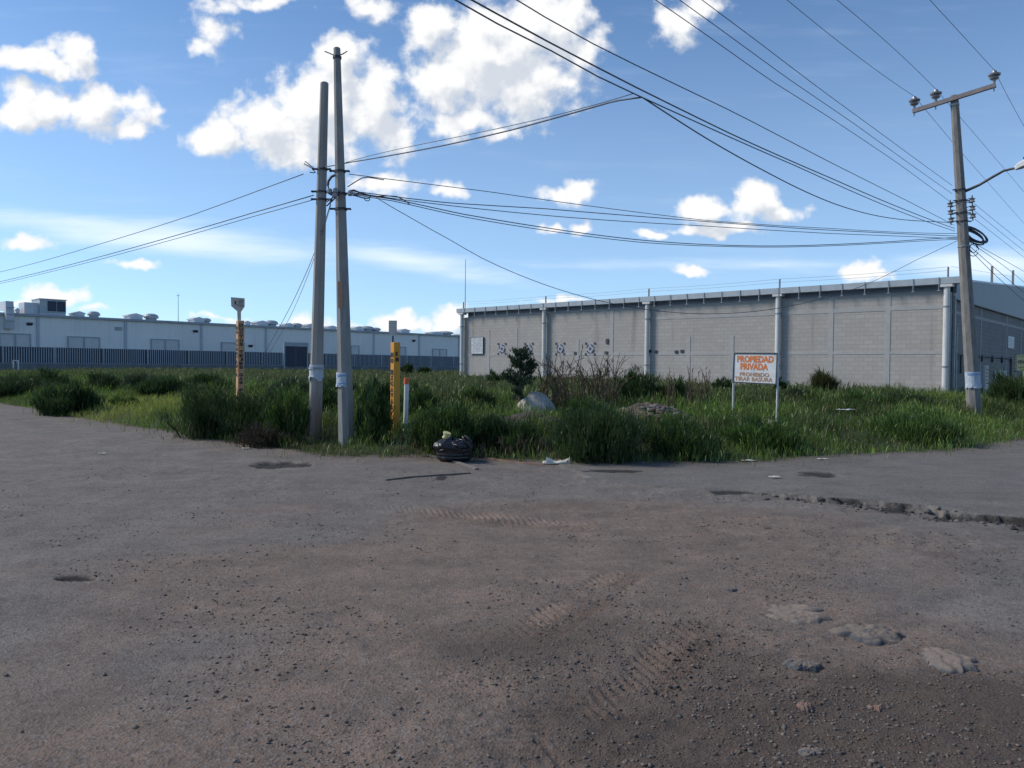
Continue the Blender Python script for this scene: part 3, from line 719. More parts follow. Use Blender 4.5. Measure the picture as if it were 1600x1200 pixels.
m = MB(); y0, z0 = sw_(1574,525); y1, z1 = sw_(1583,545); m.box(WL+.017, WL+.05, y0, y1, z1, z0); pb = m.build('tally_board', M_WHITE, bld, local=True)
m = MB(); 
for k in range(7): m.box(WL+.051, WL+.056, y0+.1, y1-.1, z1+(z0-z1)*(k+.4)/8, z1+(z0-z1)*(k+.7)/8)
m.build('printed_row', M_STEEL, pb, local=True)
m = MB(); m.box(WL+.02, WL+.12, .28, .4, -.5, SW+.1); m.tube([(WL+.2,.25,-.4),(WL+.2,.25,2.9)], .04, 6); m.build('corner_trim', M_STEEL, bld, local=True)
# notice board bolted to the wall
x0, z0 = fw_(737.5,527.5); x1, z1 = fw_(755.5,552.5)
def wl(x, y, z): p = tmat(bld) @ Vector((x,y,z)); return (p.x,p.y,p.z)
nb = thing('wall_notice', 'white notice with small print on the block wall near its left corner', 'notice board', wl(x0,-.03,z1), math.atan2(wx[1],wx[0]))
w_, h_ = x1-x0, z0-z1
B(0,w_,-.05,.0,0,h_).build('board', M_WHITE, nb, local=True)
m = MB(); m.box(-.03,0,-.06,0,-.03,h_+.03); m.box(w_,w_+.05,-.06,0,-.03,h_+.03); m.box(0,w_,-.06,0,-.04,0); m.box(0,w_,-.06,0,h_,h_+.03); m.build('frame', M_DARKST, nb, local=True)
m = MB(); random.seed(3)
for k in range(12):
    z = h_*(1-(k+1)/13.5); a = random.uniform(.04,.2)*w_
    while a < w_*.9:
        b_ = min(w_*.95, a+random.uniform(.1,.35)*w_); m.box(a,b_,-.054,-.05,z-.018,z+.018); a = b_+.05*w_
m.build('small_print', M_STEEL, nb, local=True)
# lightning mast at the far corner
x, z = fw_(725.5, 405)
an = thing('antenna_mast', 'thin bare metal mast rising from the far left corner of the block warehouse', 'mast', wl(x,.12,WT+.2))
m = MB(); m.tube([wl(x,.12,WT+.2), wl(x,.12,z)], [.035,.02], 6); m.build('pole', M_STEEL, an)
m = MB(); m.box(-.1,.1,-.1,.1,0,.25); m.build('foot_bracket', M_STEEL, an, local=True)

# ---------------------------------------------------------------- factory on the left and its fence
A = P(0,600,82)[:2]; Bq = P(720,600,131)[:2]
fx = (Bq-A); fx = fx/np.linalg.norm(fx); fy = np.array([-fx[1], fx[0]])
FO = A-fx*30; FZ = .70
def ribbed_mat():
    m, n, l, b = node_mat('ribbed_sheet'); v = n.new('ShaderNodeTexCoord').outputs['Object']
    wv = n.new('ShaderNodeTexWave'); wv.wave_type='BANDS'; wv.bands_direction='X'; wv.inputs['Scale'].default_value=.55; wv.inputs['Distortion'].default_value=0; l.new(v, wv.inputs['Vector'])
    c = ramp_mix(n, l, mrange(n,l,nz(n,l,v,.15,5),.35,.65), (.82,.79,.75), (.75,.725,.69))
    mp = n.new('ShaderNodeMapping'); mp.inputs['Scale'].default_value=(1.2,1,.08); l.new(v, mp.inputs[0])
    c = ramp_mix(n, l, mrange(n,l,nz(n,l,mp.outputs[0],1,5),.55,.8,0,.3), c, (.33,.34,.36))
    l.new(c, b.inputs['Base Color']); b.inputs['Roughness'].default_value=.5; bump(n,l,b,wv.outputs['Fac'],.5,.05); return m
M_RIB = ribbed_mat()
M_ROOFM = pm('pale_roof_sheet', (.55,.57,.60), (.45,.47,.5), 1, .5, .05, .01)
M_TRIMG = pm('grey_trim', (.36,.39,.42), (.30,.33,.36), 2, .5, 0)
M_FBAR = pm('pale_fence_bar', (.46,.50,.55), (.40,.44,.49), 2, .5, 0)
M_FBACK = pm('dark_fence_sheet', (.035,.045,.075), (.028,.036,.06), 1, .6, 0)
M_LOWW = pm('low_fence_wall', (.20,.21,.22), (.12,.13,.14), 1, .9, .3, .02, stretch=(1,1,.5))
BO = FO+fy*11
fac = thing('factory_building', 'long low pale grey metal clad factory with roof ventilators behind the palisade fence', 'factory', (BO[0],BO[1],FZ), math.atan2(fx[1],fx[0]))
def ff(pxx, pyy): t, z = onplane(pxx, pyy, BO, fx); return t, z-FZ
FT = (ff(60,490)[1]+ff(400,508)[1]+ff(700,524)[1])/3
print('factory eave', FT, 'warehouse', TOP, WL)
FLx = 150.
B(0,FLx,0,.2,-1,FT).build('front_wall', M_RIB, fac, local=True)
m = MB(); m.add([(-.2,-.25,FT),(FLx,-.25,FT),(FLx,45,FT+.9),(-.2,45,FT+.9),(-.2,-.25,FT-.12),(FLx,-.25,FT-.12),(FLx,45,FT+.78),(-.2,45,FT+.78)],[(0,1,2,3),(7,6,5,4),(0,4,5,1),(1,5,6,2),(2,6,7,3),(3,7,4,0)])
m.build('roof', M_ROOFM, fac, local=True)
B(0,FLx,-.35,-.255,FT-.30,FT-.02).build('eave_trim', M_TRIMG, fac, local=True)
B(0,.2,.2,45,-1,FT).build('end_wall', M_RIB, fac, local=True)
for sx_ in (59,196,314.5,415.5,503,583.75,655,717):
    t,_ = ff(sx_,540); m = MB(); m.box(t-.16,t+.16,-.12,-.001,-1,FT-.31); m.build('downpipe', M_FBAR, fac, local=True)
for a,b,t_,bt,spl in ((0,46,522,548,1),(107,154,527,550,1),(237,278,531,552,1),(347,380,536,553,0),(549,560,541,556,0),(625,633,543,557,0),(676,697,546,557,1)):
    xa,za = ff(a,t_); xb,_ = ff(b,t_); 
    m = MB(); m.box(xa,xb,-.08,-.001,0,za); d = m.build('dock_door', pm('pale_door', (.62,.61,.59), (.56,.55,.53), 2, .5, 0), fac, local=True)
    m = MB(); m.box(xa-.15,xa,-.14,-.001,0,za+.15); m.box(xb,xb+.15,-.14,-.001,0,za+.15); m.box(xa,xb,-.14,-.001,za,za+.15)
    if spl: m.box((xa+xb)/2-.1,(xa+xb)/2+.1,-.14,-.081,0,za)
    m.build('door_frame', M_TRIMG, d, local=True)
for cx,cy in ((46,505.5),(305,517),(646,532),(391,540)):
    t,z = ff(cx,cy); m = MB(); m.box(t-.3,t+.3,-.3,-.001,z-.06,z+.12); m.prism([(0,0),(.3,0),(.3,-.2)],(t-.3,-.3,z-.06),(0,1,0),(0,0,1),.6); m.build('wall_lamp', M_DARKST, fac, local=True)
t,z = ff(185,513.5); m = MB(); m.box(t-.45,t+.45,-.1,-.001,z-.22,z+.22); d=m.build('louvre', M_TRIMG, fac, local=True)
# roof ventilators: pale ridge caps and dark domed fans
for a,b,yt,kind in ((20,28,481,0),(110,131,486,0),(136,157,486,1),(195,222,489,0),(224,248,489.5,1),(296,318,495,0),(312,330,496.5,1),(377,388,501,0),(395,417,500.5,0),(413,434,500,1),(440,456,504.5,0),(455,472,504.5,1),(474,488,505.5,0),(507,523,508.5,0),(549,566,509.5,0),(563,583,509,1),(579,594,511.5,1),(620,637,513.5,0),(668,690,517.5,0),(684,706,517,1),(714,724,521,0)):
    o2 = BO+fy*3
    ta,zt = onplane(a,yt,o2,fx); tb,_ = onplane(b,yt,o2,fx); zt -= FZ; z0 = FT+.02; c = (ta+tb)/2; w2 = (tb-ta)/2*.92
    m = MB(); hgt = zt-z0
    if kind == 0:
        m.prism([(-w2*.8,0),(w2*.8,0),(w2*.8,hgt*.5),(w2,hgt*.55),(w2,hgt*.68),(0,hgt),(-w2,hgt*.68),(-w2,hgt*.55),(-w2*.8,hgt*.5)], (c,4.2,z0), (1,0,0), (0,0,1), 2.2)
        m.build('ridge_ventilator', M_ROOFM, fac, local=True)
    else:
        m.lathe([(w2*.75,0),(w2*.75,hgt*.35),(w2,hgt*.38),(w2*1.02,hgt*.6),(w2*.85,hgt*.85),(w2*.45,hgt)], (c,3,z0), seg=18)
        m.build('exhaust_fan', M_TRIMG if a != 136 else M_TRIMG, fac, local=True, smooth=False)
o2 = BO+fy*2
t0,zt = onplane(59,467.5,o2,fx); t1,_ = onplane(100,467.5,o2,fx); zt -= FZ
m = MB(); m.box(t0,t1,1.2,4.6,FT+.35,zt); hv = m.build('rooftop_unit', pm('hvac_sheet', (.40,.44,.45),(.34,.37,.39),2,.5,0), fac, local=True)
m = MB(); w_ = (t1-t0); m.box(t0+w_*.30,t0+w_*.62,1.12,1.199,FT+.55,zt-.2); m.box(t0+w_*.66,t0+w_*.97,1.12,1.199,FT+.55,zt-.2); m.build('intake_grille', M_FBACK, hv, local=True)
m = MB(); m.box(t0-.1,t1+.1,1.1,4.7,zt,zt+.08); m.box(t0,t1,1.3,4.5,FT,FT+.349); m.box(t0-1.6,t0-.01,1.5,4,FT+.1,FT+1.5); m.build('unit_casing', M_ROOFM, hv, local=True)
t0,_ = ff(5.5,480); t1,_ = ff(18,480); zt = onplane(10,470.5,BO-fy*.6,fx)[1]-FZ; zb_ = ff(10,514)[1]
m = MB(); m.prism([(2.2,FT+.3),(2.2,zt),(-.9,zt),(-1.2,zb_+1.2),(-1.0,zb_),(-.001,zb_),(-.001,FT+.2)][::-1], (t0,0,0), (0,1,0), (0,0,1), t1-t0)
dk = m.build('wall_duct', M_ROOFM, fac, local=True)
m = MB()
for z in (zb_+.9, zb_+1.7, zb_+2.5): m.box(t0-.04,t1+.04,-1.26,-1.19+.0,z,z+.08)
m.build('duct_flange', M_TRIMG, dk, local=True)
# mast on the factory
t,z = ff(306.5,457.5); p0 = tmat(fac) @ Vector((t,6,FT+.1))
mm = thing('antenna_mast', 'slender antenna on the pale factory roof between two ventilators', 'mast', p0)
m = MB(); m.tube([(0,0,0),(0,0,z-FT+.2)], [.05,.03], 6); m.box(-.25,.25,-.03,.03,z-FT-.2,z-FT-.14); m.build('pole', M_STEEL, mm, local=True)
m = MB(); m.box(-.2,.2,-.2,.2,-.1,.15); m.build('foot_bracket', M_STEEL, mm, local=True)
# palisade fence on a low wall
fen = thing('palisade_fence', 'dark palisade fence with pale upright bars on a low wall before the factory', 'fence', (FO[0],FO[1],FZ), math.atan2(fx[1],fx[0]))
def fn(pxx, pyy): t, z = onplane(pxx, pyy, FO, fx); return t, z-FZ
zt = (fn(60,541.5)[1]+fn(400,549.5)[1]+fn(700,556.5)[1])/3; zb_ = (fn(60,567)[1]+fn(400,571)[1]+fn(700,573.5)[1])/3
g0 = fn(443,560)[0]; g1 = fn(479,560)[0]
print('fence', zb_, zt)
B(0,120,-.12,.12,-1.5,zb_).build('base_wall', M_LOWW, fen, local=True)
bay = 5.04; k = 0; x = 0.
while x < 120:
    for xa, xb in ((x, min(x+bay, g0-.1)), (max(x, g1+.1), x+bay)):
        if xb-xa < .3 or xb > x+bay+.01 or xa < x-.01: continue
        m = MB(); m.box(xa+.03,xb-.03,.02,.05,zb_+.02,zt-.05); pn = m.build('dark_sheet', M_FBACK, fen, local=True)
        m = MB()
        for j in range(int((xb-xa)/.24)): 
            xx = xa+j*.24; m.box(xx+.07,xx+.135,-.02,.0,zb_+.03,zt)
        m.build('upright_bars', M_FBAR, pn, local=True)
        if xb < x+bay-.01 or xa > x+.01: continue
        break
    x += bay
gt = thing('metal_gate', 'black solid metal gate with pale header standing taller than the palisade fence', 'gate', (FO[0]+fx[0]*g0,FO[1]+fx[1]*g0,FZ), math.atan2(fx[1],fx[0]))
gw = g1-g0; gz = fn(460,535)[1]; gz2 = fn(460,541)[1]
m = MB(); m.box(.1,gw/2-.02,-.2,-.13,zb_-.1,gz2); m.build('leaf', M_FBACK, gt, local=True)
m = MB(); m.box(gw/2+.02,gw-.1,-.2,-.13,zb_-.1,gz2); m.build('leaf', M_FBACK, gt, local=True)
m = MB(); m.box(-.1,.09,-.3,-.12,-1,gz); m.box(gw-.09,gw+.1,-.3,-.12,-1,gz); m.box(.09,gw-.09,-.3,-.12,gz2+.02,gz); m.build('frame', M_TRIMG, gt, local=True)
# white goal-like frame by the fence
t0,z0 = fn(12,558); t1,z1 = fn(21.5,575); pf = FO-fy*2+fx*t0
wf = thing('white_frame', 'small upright white metal frame standing in the weeds before the palisade fence', 'frame', (pf[0],pf[1],FZ-.3), math.atan2(fx[1],fx[0]))
w_ = t1-t0; h_ = z0-z1+.3
m = MB(); m.box(0,.1,-.05,.05,0,h_); m.box(w_-.1,w_,-.05,.05,0,h_); m.build('upright', M_WHITE, wf, local=True)
m = MB(); m.box(.1,w_-.1,-.05,.05,h_-.1,h_); m.box(.1,w_-.1,-.05,.05,.25,.33); m.build('crossbar', M_WHITE, wf, local=True)

# ---------------------------------------------------------------- utility poles
def pole_shaft(base, top, rb, rtp, mat, parent, ph=.2, seg=8):
    n = 8; pts = [tuple(base+(top-base)*k/n) for k in range(n+1)]; pts[0] = tuple(base-(top-base)/np.linalg.norm(top-base)*.6)
    m = MB(); m.tube(pts, [rb+(rtp-rb)*k/n for k in range(n+1)], seg, True, ph); m.tube([tuple(top),tuple(top+np.array([0,0,.015]))], rtp*.8, 8)
    return m.build('shaft', mat, parent)
def band(parent, base, top, rb, rtp, f, name='band_clamp', w=.05, mat=None, bolts=True):
    c = base+(top-base)*f; r = (rb+(rtp-rb)*f)+.012; m = MB(); m.lathe([(r,-w/2),(r,w/2)], c, top-base, 12)
    if bolts:
        for s_ in (-1,1): m.beam(c+np.array([s_*r*.9,-.04,0]), c+np.array([s_*(r+.08),-.04,0]), .025, .035); m.beam(c+np.array([s_*(r+.07),-.08,0]), c+np.array([s_*(r+.07),.02,0]), .022, .022)
    return m.build(name, mat or M_DARKST, parent)
def at_frac(base, top, py_):                    # fraction along the pole that shows at photograph row py
    fs = np.linspace(0,1,400); ys = []
    for f in fs:
        q = base+(top-base)*f-CAM; ys.append(600-F*(q@up)/(q@fw))
    return float(np.interp(-py_, -np.array(ys), fs))
def wrap_sheet(parent, base, top, rb, rtp, f0, f1, a0, a1, name, mat, lift=.008, ragged=0, seed=0, nz_=8):
    rr = random.Random(seed); m = MB(); na = 9; V=[]; 
    for i in range(nz_+1):
        f = f0+(f1-f0)*i/nz_; c = base+(top-base)*f; r = rb+(rtp-rb)*f+lift
        for k in range(na+1):
            a = a0+(a1-a0)*k/na; rg = rr.uniform(-1,1)*ragged if i == 0 else 0; pk = rr.uniform(0,.02) if i < 2 and ragged else rr.uniform(0,.004)
            V.append((c[0]+math.cos(a)*(r+pk), c[1]+math.sin(a)*(r+pk), c[2]+rg))
    Fs = [(i*(na+1)+k,i*(na+1)+k+1,(i+1)*(na+1)+k+1,(i+1)*(na+1)+k) for i in range(nz_) for k in range(na)]
    m.add(V, Fs); return m.build(name, mat, parent)
def pole_geo(bx, by, tx, ty, yadd=6):
    b = G(bx, by+yadd); t = P(tx, ty, b[1]); return b, t
# older shorter pole
A_b, A_t = pole_geo(491.5,682,507,130)
YA = A_b[1]; A_rb, A_rt = px(YA,21.5)/2, px(YA,12.5)/2
poleA = thing('utility_pole', 'shorter concrete pole with torn paper and rust stained foot, left of the pair', 'utility pole', A_b, 0, 'concrete utility poles')
M_POLEA = None
def stained_conc():
    m,n,l,b = node_mat('stained_pole'); v = n.new('ShaderNodeTexCoord').outputs['Object']
    sp = n.new('ShaderNodeSeparateXYZ'); l.new(v, sp.inputs[0])
    mp = n.new('ShaderNodeMapping'); mp.inputs['Scale'].default_value=(4,4,.5); l.new(v, mp.inputs[0])
    f = nz(n,l,mp.outputs[0],2,6)
    c = ramp_mix(n,l,mrange(n,l,f,.3,.7),(.33,.32,.30),(.23,.22,.205))
    ad = n.new('ShaderNodeMath'); ad.operation='MULTIPLY_ADD'; l.new(f, ad.inputs[0]); ad.inputs[1].default_value=-1.6; l.new(sp.outputs[2], ad.inputs[2])
    c = ramp_mix(n,l,mrange(n,l,ad.outputs[0],-.5,.25,.75,0),c,(.17,.095,.065))
    l.new(c,b.inputs['Base Color']); b.inputs['Roughness'].default_value=.9; bump(n,l,b,nz(n,l,v,60),.3,.008); return m
M_STAIN = stained_conc()
pole_shaft(A_b, A_t, A_rb, A_rt, M_STAIN, poleA, .55)
for y in (265,300,312): band(poleA, A_b, A_t, A_rb, A_rt, at_frac(A_b,A_t,y), w=.035)
wp = wrap_sheet(poleA, A_b, A_t, A_rb, A_rt, at_frac(A_b,A_t,592), at_frac(A_b,A_t,570), math.pi*.95, math.pi*2.05, 'torn_paper', M_PAPER, .012, .07, 4)
wrap_sheet(poleA, A_b, A_t, A_rb, A_rt, at_frac(A_b,A_t,577), at_frac(A_b,A_t,574), math.pi*.95, math.pi*2.05, 'tape_strip', M_STEEL, .03)
# taller pole
B_b, B_t = pole_geo(541.5,690,526.5,76)
YB = B_b[1]; B_rb, B_rt = px(YB,26.5)/2, px(YB,11)/2
poleB = thing('utility_pole', 'taller concrete pole with a blue printed notice and orange lettering, right of the pair', 'utility pole', B_b, 0, 'concrete utility poles')
pole_shaft(B_b, B_t, B_rb, B_rt, M_CONC, poleB, .25)
f = at_frac(B_b,B_t,88); c = B_b+(B_t-B_b)*f
m = MB(); m.tube([c+np.array([-.02,-.02,0]), c+np.array([-.15,-.03,.05]), c+np.array([-.23,-.03,.08])], .012, 5); m.tube([c+np.array([.02,-.02,0]), c+np.array([.13,-.03,.04]), c+np.array([.2,-.03,.09])], .012, 5); m.build('top_hook', M_STEEL, poleB)
for y in (90,268,303,327): band(poleB, B_b, B_t, B_rb, B_rt, at_frac(B_b,B_t,y), w=.045, bolts=y>100)
wrap_sheet(poleB, B_b, B_t, B_rb, B_rt, at_frac(B_b,B_t,604), at_frac(B_b,B_t,582), math.pi*1.08, math.pi*1.62, 'printed_notice', M_PAPER, .014, .01, 9)
wrap_sheet(poleB, B_b, B_t, B_rb, B_rt, at_frac(B_b,B_t,588), at_frac(B_b,B_t,585), math.pi*1.22, math.pi*1.6, 'blue_print', M_BLUEPR, .02)
wrap_sheet(poleB, B_b, B_t, B_rb, B_rt, at_frac(B_b,B_t,602), at_frac(B_b,B_t,598), math.pi*1.2, math.pi*1.6, 'blue_print', M_BLUEPR, .02)
m = MB(); m2 = MB()
for k, ch in enumerate('LOAJH'):
    yy = 445+k*8.2; f = at_frac(B_b,B_t,yy); c = B_b+(B_t-B_b)*f; r = B_rb+(B_rt-B_rb)*f
    o = c+np.array([-.025,-r-.012,0]); put_text(m, ch, o, (1,0,0), (0,0,1), px(YB,5), px(YB,6.4), .03)
    m2.box(o[0]-px(YB,3.4), o[0]+px(YB,3.4), o[1]+.003, o[1]+.02, o[2]-px(YB,4.3), o[2]+px(YB,4.3))
pl = m2.build('painted_patch', pm('pale_orange_patch', (.42,.28,.20),(.34,.27,.22),14,.85,0), poleB); m.build('lettering', M_ORANGE, pl)
# right pole with crossarm
R_b, R_t = pole_geo(1523,645,1491,150,8)
YR = R_b[1]; R_rb, R_rt = px(YR,22)/2, px(YR,11.5)/2
print('poles', A_b, B_b, R_b, R_t)
poleR = thing('utility_pole', 'leaning concrete power pole with steel crossarm and torn white notice on the right', 'utility pole', R_b, 0, 'concrete utility poles')
pole_shaft(R_b, R_t, R_rb, R_rt, M_CONC2, poleR, .3)
LD = np.array([.655,.756]); XD = np.array([LD[1], -LD[0]])       # line direction and crossarm direction in plan
def rp(py_): f = at_frac(R_b,R_t,py_); return R_b+(R_t-R_b)*f
ct = rp(157); cx2 = ct[:2]-LD*.14
def onx(px_, py_): t, z = onplane(px_, py_, cx2, XD); return np.array([cx2[0]+XD[0]*t, cx2[1]+XD[1]*t, z])
a1 = onx(1426,174); a2 = onx(1556,133); zz = (a1[2]+a2[2])/2
print('crossarm', a1, a2)
m = MB(); m.beam(a1, a2, .10, .12); arm = m.build('crossarm', pm('rusty_grey_steel', (.25,.22,.22),(.18,.15,.15),6,.6,.1,.005,.3), poleR)
INS = []
for fr, pxx, pyy in ((.0,1426,0),(.29,1464,0),(.99,1551,0)):
    c = a1+(a2-a1)*min(max(fr,.02),.98); 
    m = MB(); m.lathe([(.03,0),(.05,.10),(.10,.12),(.13,.16),(.06,.18),(.06,.21),(.16,.23),(.17,.27),(.07,.31),(.06,.36),(.035,.38)], c+np.array([0,0,.06]), seg=14)
    i_ = m.build('insulator', M_PORC, arm, smooth=False)
    m = MB(); m.tube([c+np.array([0,0,.07]), c-np.array([0,0,.16])], .02, 6); m.build('pin', M_STEEL, arm)
    INS.append(c+np.array([0,0,.44]))
for py_ in (164, 297, 314, 333, 346, 385): band(poleR, R_b, R_t, R_rb, R_rt, at_frac(R_b,R_t,py_), w=.05 if py_!=385 else .03, mat=M_STEEL if py_ in (164,385) else M_DARKST, bolts=py_ not in (385,164))
def rack(sgn, rows, name):
    m = MB(); m3 = MB()
    for k, py_ in enumerate(rows):
        c = rp(py_); r = R_rb*.75+.13; o = c+np.array([XD[0]*sgn*r*1.0, XD[1]*sgn*r*1.0, 0])
        m.lathe([(.05,-.06),(.09,-.05),(.05,0),(.09,.05),(.05,.06)], o, seg=10); m3.beam(c, o+np.array([XD[0]*sgn*.02,XD[1]*sgn*.02,.085]), .03, .015); m3.beam(c, o+np.array([0,0,-.085]), .03, .015)
    t_ = rp(rows[0]); b_ = rp(rows[-1]); q = np.array([XD[0]*sgn*r, XD[1]*sgn*r, 0]); m3.tube([t_+q+np.array([0,0,.15]), b_+q-np.array([0,0,.15])], .015, 6)
    k_ = m3.build('spool_rack', M_DARKST, poleR); m.build('spool', M_PORC, k_)
rack(-1, (318,330,342), 'l'); rack(1, (315,327,339), 'r')
wrap_sheet(poleR, R_b, R_t, R_rb, R_rt, at_frac(R_b,R_t,606), at_frac(R_b,R_t,581), math.pi*1.0, math.pi*1.9, 'torn_notice', M_PAPER, .015, .04, 14)
wrap_sheet(poleR, R_b, R_t, R_rb, R_rt, at_frac(R_b,R_t,586), at_frac(R_b,R_t,583), math.pi*1.15, math.pi*1.7, 'blue_print', M_BLUEPR, .025)
# coil of spare cable hung behind the pole
c = P(1524,368,YR+.1); cl = thing('cable_coil', 'thick black coil of spare cable slung at the power pole', 'cable coil', c)
m = MB(); ax = Vector((.5,-.15,-.32)).normalized(); by_ = Vector((0,.9,.1)); 
for k in range(7):
    rr = random.Random(k); a_ = .34+rr.uniform(-.04,.04); b__ = .13+rr.uniform(-.03,.03); o = Vector(c)+Vector((rr.uniform(-.04,.04),rr.uniform(-.08,.08),rr.uniform(-.05,.05)))
    m.tube([o+ax*(a_*math.cos(t))+Vector((.25,0,.9)).normalized()*(b__*math.sin(t))+by_*.03*k for t in np.linspace(0,2*math.pi,20)], .022, 6, False)
m.build('coil', M_CABLE, cl)
m = MB(); c2 = P(1521,388,YR-.2)
for k in range(2): m.tube([Vector(c2)+Vector((.11*(1+.4*k)*math.cos(t),0,.13*(1+.4*k)*math.sin(t)-.05*k)) for t in np.linspace(0,5.9,18)], .012, 5, False)
m.build('small_loop', M_CABLE, cl)
# street lamp bolted to the power pole
s0 = rp(300); sl = thing('street_lamp', 'street lamp on a curved dark arm fixed to the leaning power pole', 'street lamp', s0)
pts = [s0+np.array([R_rb*.4,-.05,0]), P(1530,289,YR-.3), P(1550,277,YR-.55), P(1568,267,YR-.75), P(1580,264,YR-.9), P(1588,262.5,YR-1.0)]
m = MB(); m.tube(pts, [.045,.04,.04,.036,.034,.034], 8); m.build('arm', M_DARKST, sl)
h0 = P(1586,263,YR-1.0); h1 = P(1632,243,YR-1.5); dv = Vector(h1-h0).normalized(); sv = dv.cross(Vector((0,0,1))).normalized(); uv = sv.cross(dv)
m = MB(); V=[]; prof=[(0,.05,.05,-.05),(.12,.14,.10,-.06),(.45,.17,.13,-.07),(.75,.15,.10,-.06),(.92,.05,.04,-.03)]
for t,w,hu,hd in prof:
    o = Vector(h0)+dv*t
    V += [o-sv*w+uv*hd, o+sv*w+uv*hd, o+sv*w*.95+uv*hu*.5, o+sv*w*.5+uv*hu, o-sv*w*.5+uv*hu, o-sv*w*.95+uv*hu*.5]
Fs = [(i*6+k,i*6+(k+1)%6,(i+1)*6+(k+1)%6,(i+1)*6+k) for i in range(4) for k in range(6)]+[(5,4,3,2,1,0),(24,25,26,27,28,29)]
m.add(V,Fs); hd_ = m.build('lamp_head', M_WHITE, sl); m = MB(); m.beam(Vector(h0)+dv*.2-uv*.09, Vector(h0)+dv*.75-uv*.085, .22, .04, uv); m.build('lens', M_PORC, hd_)
m = MB(); m.tube([Vector(h0)+dv*.3+uv*.12, Vector(h0)+dv*.3+uv*.2], .04, 8); m.build('photocell', M_DARKST, hd_)

# ---------------------------------------------------------------- overhead cables
CG = 'overhead cables at the two roadsides'
def cable(label, pts, p0, dr, r=.013, tmax=None, mirror=None, deg=2, name='overhead_cable', first=None, cat='cable'):
    dr = np.array(dr, float); dr = dr/np.linalg.norm(dr)
    tz = np.array([onplane(x, y, p0, dr) for x, y in pts])
    if first is not None: tz = np.vstack([[0, first], tz])
    o_ = np.argsort(tz[:,0]); tz = tz[o_]; t0, t1 = tz[0,0], tz[-1,0]
    cf = np.polyfit(tz[:,0], tz[:,1], min(deg, len(tz)-1))
    res = tz[:,1]-np.polyval(cf, tz[:,0])
    te = max(t1, tmax or t1); T = np.linspace(t0, te, 48)
    if mirror: Z = np.where(T > mirror, np.polyval(cf, 2*mirror-T)+np.interp(2*mirror-T, tz[:,0], res), np.polyval(cf, T)+np.interp(T, tz[:,0], res))
    else:
        sl_ = np.polyval(np.polyder(cf), t1); Z = np.where(T > t1, np.polyval(cf, t1)+res[-1]+sl_*(T-t1), np.polyval(cf, np.minimum(T,t1))+np.interp(T, tz[:,0], res))
    m = MB(); m.tube([(p0[0]+dr[0]*t, p0[1]+dr[1]*t, z) for t, z in zip(T, Z)], r*.60, 5)
    o = m.build(name, M_CABLE, None, smooth=True); tag(o, label, cat, CG); return o
nLD = -LD
R2 = rp(355)[:2]
cable('upper strand of the thick cable pair running from the sky top to the power pole', [(1492,357),(1420,330),(1300,279),(1150,213),(985,132),(850,62),(729,0)], R2, nLD, .015, 40, 20)
cable('lower strand of the thick cable pair running from the sky top to the power pole', [(1492,361),(1400,328),(1250,262),(1080,187),(940,123),(850,70),(735,4)], R2+np.array([.1,.1]), nLD, .013, 40, 20)
cable('single cable running just above the thick bundled pair down to the power pole', [(1491,352),(1420,315),(1300,255),(1150,177),(1000,105),(900,55),(810,0)], R2, nLD, .011, 40, 20)
for k, (pts, w) in enumerate(([[(1488,290),(1380,211),(1280,138),(1180,62),(1097,0)],'uppermost'],[[(1488,303),(1420,255),(1330,190),(1230,122),(1130,49),(1062,0)],'middle'],[[(1487,317),(1400,253),(1300,186),(1200,123),(1100,52),(1025,0)],'lowest'])):
    q = rp((318,330,342)[k])[:2]-XD*.3
    cable('%s of three thin wires reaching the spool insulators from the upper left' % w, pts, q, nLD, .010, 40, 20)
for k, (pts, far, w) in enumerate(([[(1300,57),(1230,0)],[(1490,224),(1555,298),(1600,349)],'left end'],[[(1400,79),(1308,0)],[(1520,206),(1572,267),(1600,300)],'middle insulator'],[[(1510,62),(1453,0)],[(1580,161),(1600,197)],'right end'])):
    q = INS[k]
    cable('bare power wire arriving from the upper left at the %s of the crossarm' % w, pts, q[:2], nLD, .011, 40, 20, first=q[2])
    cable('bare power wire leaving the %s of the crossarm towards the right' % w, far, q[:2], LD, .011, 70, None, first=q[2])
for k, (pts, w) in enumerate(([[(1522,318),(1560,349),(1600,381)],'uppermost'],[[(1522,329),(1560,360),(1600,392)],'middle'],[[(1523,342),(1560,371),(1600,402)],'lowest'])):
    q = rp((315,327,339)[k])[:2]+XD*.3
    cable('%s of the three thin wires leaving the spool insulators to the right' % w, pts, q, LD, .010, 70)
for k, (pts, w, r_) in enumerate(([[(1512,374),(1540,390),(1600,424)],'topmost',.014],[[(1512,377),(1550,402),(1600,441)],'second from the top',.014],[[(1512,382),(1550,415),(1600,457)],'third from the top',.016],[[(1514,388),(1545,420),(1565,439),(1600,470)],'lowest',.016])):
    cable('%s of four slack cables sloping right from the cable coil' % w, pts, rp(375)[:2]+LD*.15, LD, r_, 60, None, 3)
